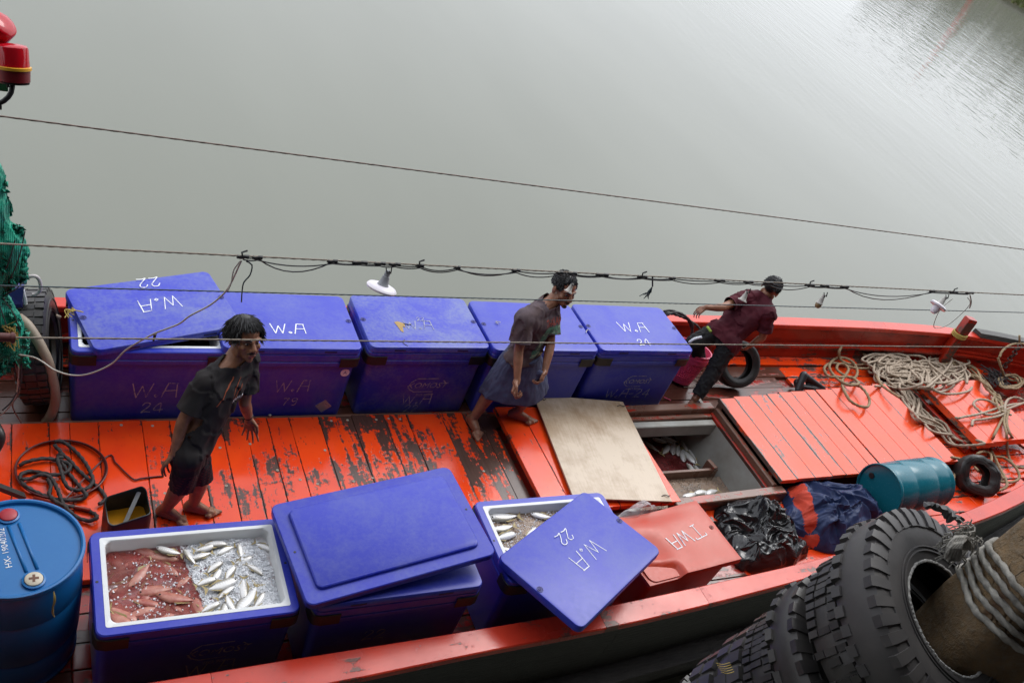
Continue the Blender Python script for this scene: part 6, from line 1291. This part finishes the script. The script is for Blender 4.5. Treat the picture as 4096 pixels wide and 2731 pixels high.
# ------------------------------------------------------------------ heaps of cloth
def heap(name, outl, z0, H, seed, foldsc, amp, mats, band=None, nr=110, na=230):
    pts = [P(x, y, z) for x, y, z in outl]; c = sum(pts, V(0, 0, 0))/len(pts); c.z = z0; ring = spline(pts, .05, True); n = len(ring); m = MB(); vs = []; fs = []
    L = [0]; 
    for a, b in zip(ring, ring[1:]+ring[:1]): L.append(L[-1]+(b-a).length)
    def edge(t):
        s = t*L[-1]; k_ = max(i for i in range(n) if L[i] <= s+1e-9); f = (s-L[k_])/max(1e-6, L[k_+1]-L[k_]); return ring[k_].lerp(ring[(k_+1) % n], f)
    E = [edge(i/na) for i in range(na)]
    for j in range(nr+1):
        t = max(.004, j/nr)
        for i in range(na):
            p = c.lerp(E[i], t); q = V(p.x*foldsc+seed, p.y*foldsc, 0); wq = q+V(noise.noise(q*.7), noise.noise(q*.7+V(5, 3, 1)), 0)*.9
            rid = 1-abs(noise.noise(wq))*2; rid2 = 1-abs(noise.noise(wq*2.3+V(3, 1, 7)))*2; rid3 = 1-abs(noise.noise(wq*5.1+V(1, 9, 2)))*2
            base = H*(1-t**2.6)**.75*(.82+.5*noise.noise(V(p.x*2.1+seed, p.y*2.1, 4)))
            e = (1-t**6)*.8+.2; z = z0+max(0.004, base+amp*e*(rid*.9+rid2*.42+rid3*.16-.55)*(1 if t < .97 else .3)); sh = V(noise.noise(wq*1.4+V(2, 2, 2)), noise.noise(wq*1.4+V(8, 1, 3)), 0)*amp*.9*(1 if t < .9 else .5)
            vs.append(V(p.x+sh.x, p.y+sh.y, z if j < nr else z0))
    for j in range(nr):
        for i in range(na): k_ = (i+1) % na; fs.append((j*na+i, (j+1)*na+i, (j+1)*na+k_, j*na+k_))
    m.add(vs, fs); o = m.build(name, mats[0], None, True)
    if band:
        o.data.materials.append(mats[1]); idx = [band(vs[f[0]]) for f in fs]; o.data.polygons.foreach_set('material_index', idx)
    md = o.modifiers.new('s', 'SMOOTH'); md.iterations = 1; md.factor = .4; return o
bp = NT('black plastic sheet'); nb_ = bp.noise(bp.coords(rnd=False), 22, 4, .6); bp.p(col=(.012, .012, .013), rough=.19, spec=.6); bp.bump(nb_, .35, .012)
heap('plastic_sheet', [(2868, 2030, .02), (2930, 1998, .05), (3050, 1988, .05), (3140, 2010, .05), (3175, 2090, .05), (3235, 2180, .05), (3235, 2215, 0), (3150, 2262, 0), (3040, 2285, 0), (2955, 2262, 0), (2905, 2160, 0), (2875, 2090, 0)], -.03, .22, 3.0, 5.0, .085, [bp.m]); tag(bpy.data.objects['plastic_sheet'], 'crumpled black plastic sheet heaped beside the orange box', 'plastic sheet')
nv = cloth('navy rain cloth', (.016, .028, .085), (.028, .045, .115), 8, .5); orr = cloth('orange lining', (.55, .06, .03), (.42, .04, .02), 8, .6)
bl_ = [P(3215, 1905, .25), P(3225, 1960, .25), P(3230, 2010, .22), P(3265, 2080, .2)]; bl2 = [P(3235, 2115, .15), P(3275, 2140, .12)]
def band(v):
    for ln, w in ((bl_, .055), (bl2, .045)):
        for a, b in zip(ln, ln[1:]):
            ab = (b-a).to_2d(); t_ = max(0, min(1, (v.to_2d()-a.to_2d()).dot(ab)/ab.length_squared))
            if (v.to_2d()-a.to_2d()-ab*t_).length < w+.02*noise.noise(v*9): return 1
    return 0
heap('rain_jacket', [(3150, 1915, .15), (3200, 1880, .2), (3290, 1872, .22), (3400, 1905, .2), (3480, 1960, .12), (3545, 2060, .05), (3520, 2130, 0), (3430, 2190, 0), (3290, 2200, 0), (3215, 2160, 0), (3130, 2100, .02), (3160, 2010, .1)], -.03, .33, 9.0, 4.6, .085, [nv, orr], band); tag(bpy.data.objects['rain_jacket'], 'navy rain jacket with orange lining heaped in front of the teal drum', 'jacket')
cb = NT('clear plastic bag'); nb_ = cb.noise(cb.coords(rnd=False), 30, 4, .6); cb.p(col=(.8, .78, .78), rough=.12, alpha=.38, spec=.7); cb.bump(nb_, .6, .02)
heap('plastic_bag', [(2465, 2062, .50), (2520, 2020, .50), (2575, 1985, .52), (2625, 1990, .55), (2640, 2020, .5), (2580, 2045, .5), (2510, 2068, .5)], .44, .09, 5.0, 9.0, .03, [cb.m], nr=24, na=60); tag(bpy.data.objects['plastic_bag'], 'crumpled clear plastic bag between the orange box and the plywood', 'plastic bag')
# ------------------------------------------------------------------ rope on the foredeck
RZ = lambda x, y: (3200+x/1.96, 1100+y/1.96)
def fore_z(px, py): 
    q = P(px, py, .2); 
    if 7.0 < q.x < 8.35 and -1.38 < q.y < -.2: return .215
    q = P(px, py, .185)
    if 5.1 < q.x < 6.42 and -1.62 < q.y < -.22: return .195
    return -.025
def frope(pts, r, mat, lab, lift=.0, seed=1, tw=90, conv=RZ, jit=.03, grp='pale ropes on the foredeck'):
    rr = random.Random(seed); w = []
    for p in pts:
        q = conv(p[0], p[1]); z = fore_z(*q)+r+lift*rr.random()+(p[2] if len(p) > 2 else 0)+jit*rr.random(); w.append(P(*q, z))
    m = MB(); m.tube(spline(w, .016), r, 8, False, 3, tw, .2); return tag(m.build('deck_rope', M[mat], None, True), lab, 'rope', grp)
frope([(780, 960), (640, 860), (590, 770), (540, 660), (480, 610), (400, 580), (340, 562, .1), (310, 590, .1), (310, 650), (360, 690), (450, 705), (530, 700), (540, 730), (440, 730), (320, 700), (240, 690), (190, 730), (220, 790), (300, 800), (400, 800), (460, 850), (380, 860), (280, 800), (230, 720), (270, 660), (350, 650), (420, 690), (450, 760), (420, 810), (340, 780), (290, 740), (300, 700), (350, 700), (380, 740), (360, 780), (330, 830), (345, 900), (390, 980), (450, 1020), (520, 1035), (545, 1000), (530, 940), (480, 880), (400, 850)], .017, 'rope', 'tan rope looping over the edge of the large hatch cover', .05, 2, 80)
# heap: many sweeps of one long pale rope
rr = random.Random(12); hp = []
for i in range(64):
    t = i/63; cx = 640+560*abs(((t*5) % 2)-1)+rr.uniform(-60, 60); cy = 730+rr.uniform(-80, 90)+.06*(cx-640)
    a0 = rr.uniform(0, 6.28); R1, R2 = rr.uniform(70, 210), rr.uniform(30, 95); nseg = rr.choice((3, 4, 5))
    for k_ in range(nseg): a = a0+k_*1.25; hp.append((cx+R1*math.cos(a), cy+R2*math.sin(a), .10*math.exp(-((cx-800)/260)**2)*rr.random()))
frope(hp, .0155, 'ropepale', 'great heap of pale rope piled on the foredeck below the far rail', .06, 3, 90)
hp = []
for i in range(16):
    up = i % 2 == 0; xs_ = [(600+rr.uniform(-40, 60), 720), (740+rr.uniform(-40, 40), 850), (860+rr.uniform(-50, 50), 960), (960+rr.uniform(-50, 40), 1090), (1090+rr.uniform(-60, 60), 1190), (1250+rr.uniform(-80, 60), 1290), (1400+rr.uniform(-60, 40), 1330)]
    cutp = rr.choice((5, 6, 7)); seq = xs_[:cutp]; hp += [(x+rr.uniform(-35, 35), y+rr.uniform(-45, 45)) for x, y in (seq if up else reversed(seq))]
frope(hp, .0155, 'ropepale', 'bundle of pale rope running from the heap down between the two hatches', .05, 4, 90)
hp = []
for i in range(10):
    xs_ = [(1000, 690), (1150, 690), (1260, 700), (1360, 750), (1430, 830), (1490, 910), (1540, 980), (1590, 1050)]; seq = [(x+rr.uniform(-40, 40), y+rr.uniform(-30, 30)) for x, y in xs_]; hp += seq if i % 2 == 0 else seq[::-1]
frope(hp[:48], .016, 'rope', 'tan rope strands crossing the small foredeck hatch to the bow', .03, 5, 90)
frope([(860, 580), (900, 530, .10), (950, 512, .14), (985, 540, .12), (970, 590), (930, 650), (990, 580, .1), (1050, 562, .16), (1100, 590, .12), (1130, 640), (1140, 690)], .016, 'ropepale', 'two loops of pale rope standing up against the red bulwark', .02, 6)
frope([(1620, 1060), (1560, 1180), (1520, 1260), (1490, 1340), (1530, 1440), (1560, 1530), (1600, 1600)], .016, 'rope', 'single strand of tan rope falling over the near edge of the foredeck hatch', .02, 7)
frope([(1610, 1070), (1600, 1150), (1620, 1250), (1630, 1400), (1680, 1490), (1760, 1510), (1830, 1480)], .016, 'rope', 'tan rope strand second from the soft black tyre', .02, 8)
frope([(1640, 1060), (1620, 1140), (1650, 1250), (1720, 1330), (1800, 1380)], .016, 'rope', 'tan rope strand falling to the right edge below the hatch', .02, 9)
frope([(1660, 1100), (1560, 1040), (1480, 985), (1400, 975), (1360, 1005), (1390, 1050), (1450, 1090), (1520, 1090), (1600, 1060), (1760, 1000)], .016, 'ropepale', 'loop of pale rope lying flat on the foredeck hatch', .02, 10)
frope([(1200, 1150), (1190, 1110), (1240, 1120), (1290, 1110), (1400, 1090), (1500, 1060), (1600, 1030), (1700, 1010), (1780, 1010)], .016, 'ropepale', 'pale rope stretched across the foredeck hatch to the right edge', .02, 11)
frope([(1350, 1180), (1360, 1140), (1440, 1130), (1540, 1110), (1600, 1080), (1610, 1010), (1640, 970), (1700, 960), (1760, 985)], .016, 'ropepale', 'pale rope curling up near the right edge of the foredeck', .02, 12)
BZ = lambda x, y: (3650+x/2.24, 1250+y/2.24)
frope([(350, 1295), (440, 1315), (560, 1360), (660, 1370), (705, 1330), (700, 1270), (650, 1245), (590, 1260), (550, 1310), (560, 1380), (600, 1420), (640, 1410), (600, 1385)], .016, 'rope', 'tan rope looped over the soft black tyre', .12, 13, conv=BZ)
frope([(370, 1568), (370, 1480), (400, 1390), (470, 1355), (560, 1365), (660, 1390), (740, 1415), (740, 1445), (660, 1450), (590, 1420)], .016, 'rope', 'tan rope bent round the near side of the soft black tyre', .10, 14, conv=BZ)
frope([(700, 1230), (740, 1300), (780, 1390), (830, 1480), (840, 1560), (740, 1600), (600, 1600)], .016, 'rope', 'tan rope hanging down toward the near rail by the soft tyre', .02, 15, conv=BZ)
frope([(740, 1290), (820, 1300), (900, 1360), (950, 1430), (950, 1490), (880, 1520), (780, 1510), (720, 1480)], .016, 'rope', 'tan rope in a wide bend right of the soft black tyre', .02, 16, conv=BZ)
hp = []
for i in range(22): a = i*1.15; hp.append((870+120*math.cos(a)*rr.uniform(.6, 1.2)+rr.uniform(-20, 30), 620+60*math.sin(a)*rr.uniform(.5, 1.2), .06*rr.random()))
frope(hp, .016, 'rope', 'second smaller tangle of tan rope against the bow planking', .05, 17, conv=BZ)
m = MB(); w = [P(*BZ(*p), z) for p, z in (((765, 405), .33), ((800, 510), .2), ((830, 580), .05), ((900, 610), .03), ((960, 600), .03))]; m.tube(spline(w, .015), .017, 8, False, 3, 90, .2); w = [PY(*BZ(*p), y) for p, y in (((780, 400), .10), ((800, 350), .16), ((860, 300), .22), ((930, 280), .24), ((1010, 290), .2), ((1100, 380), .1))]; m.tube(spline(w, .015), .017, 8, False, 3, 90, .2); m.tube([PY(*BZ(958, 205), .28), PY(*BZ(960, 280), .24)], .015, 8); tag(m.build('mooring_rope', M['rope'], None, True), 'tan rope arching up over the bow rail at the right edge', 'rope')
ch = empty('chain', PY(*BZ(830, 460), .12), 0, 'rusty chain hanging inside the bow planking at the right edge', 'chain')
for i in range(7):
    c_ = PY(*BZ(960-22*i, 300+30*i), .14-.012*i)-Vector(ch.location); m = MB(); Mx = Matrix.Rotation((i % 2)*1.5+.4, 3, 'X'); m.tube([c_+Mx @ V(.045*math.cos(a), .026*math.sin(a), 0) for a in [k_*math.pi/6 for k_ in range(12)]], .010, 6, True); m.build('link', simple('rusty chain', (.05, .022, .014), .7) if i == 0 else bpy.data.materials['rusty chain'], ch, True)
dn_ = MB(); rr = random.Random(31)
for _ in range(90): a = P(*BZ(rr.uniform(680, 840), rr.uniform(520, 640)), rr.uniform(0, .08)); dn_.tube([a, a+V(rr.uniform(-.1, .1), rr.uniform(-.1, .1), rr.uniform(0, .04)), a+V(rr.uniform(-.16, .16), rr.uniform(-.16, .16), 0)], .006, 4)
tag(dn_.build('net_scrap', M['ropeblack']), 'clump of black netting lying at the foot of the bow planking', 'netting')
# twine ends on lid eyes
for i, (px, py, z, lab) in enumerate(((305, 1250, .80, 'frayed yellow twine through the eye of the crooked lid at the left'), (1995, 1290, .79, 'scrap of twine tying the lids of the two middle boxes'), (2355, 1322, .79, 'scrap of twine tying the lids of the two rightmost boxes'))):
    m = MB(); rr = random.Random(i); c_ = P(px, py, z)
    for _ in range(6 if i == 0 else 1): m.tube(spline([*[c_+q*(1 if i == 0 else .35) for q in (V(.05, 0, .005), V(0, 0, .02), V(rr.uniform(-.10, -.02), rr.uniform(-.07, .05), .008), V(rr.uniform(-.14, -.0), rr.uniform(-.10, .05), -.005))]], .01), .0038, 5)
    tag(m.build('twine', M['twine'] if i == 0 else M['cordpale']), lab, 'twine')
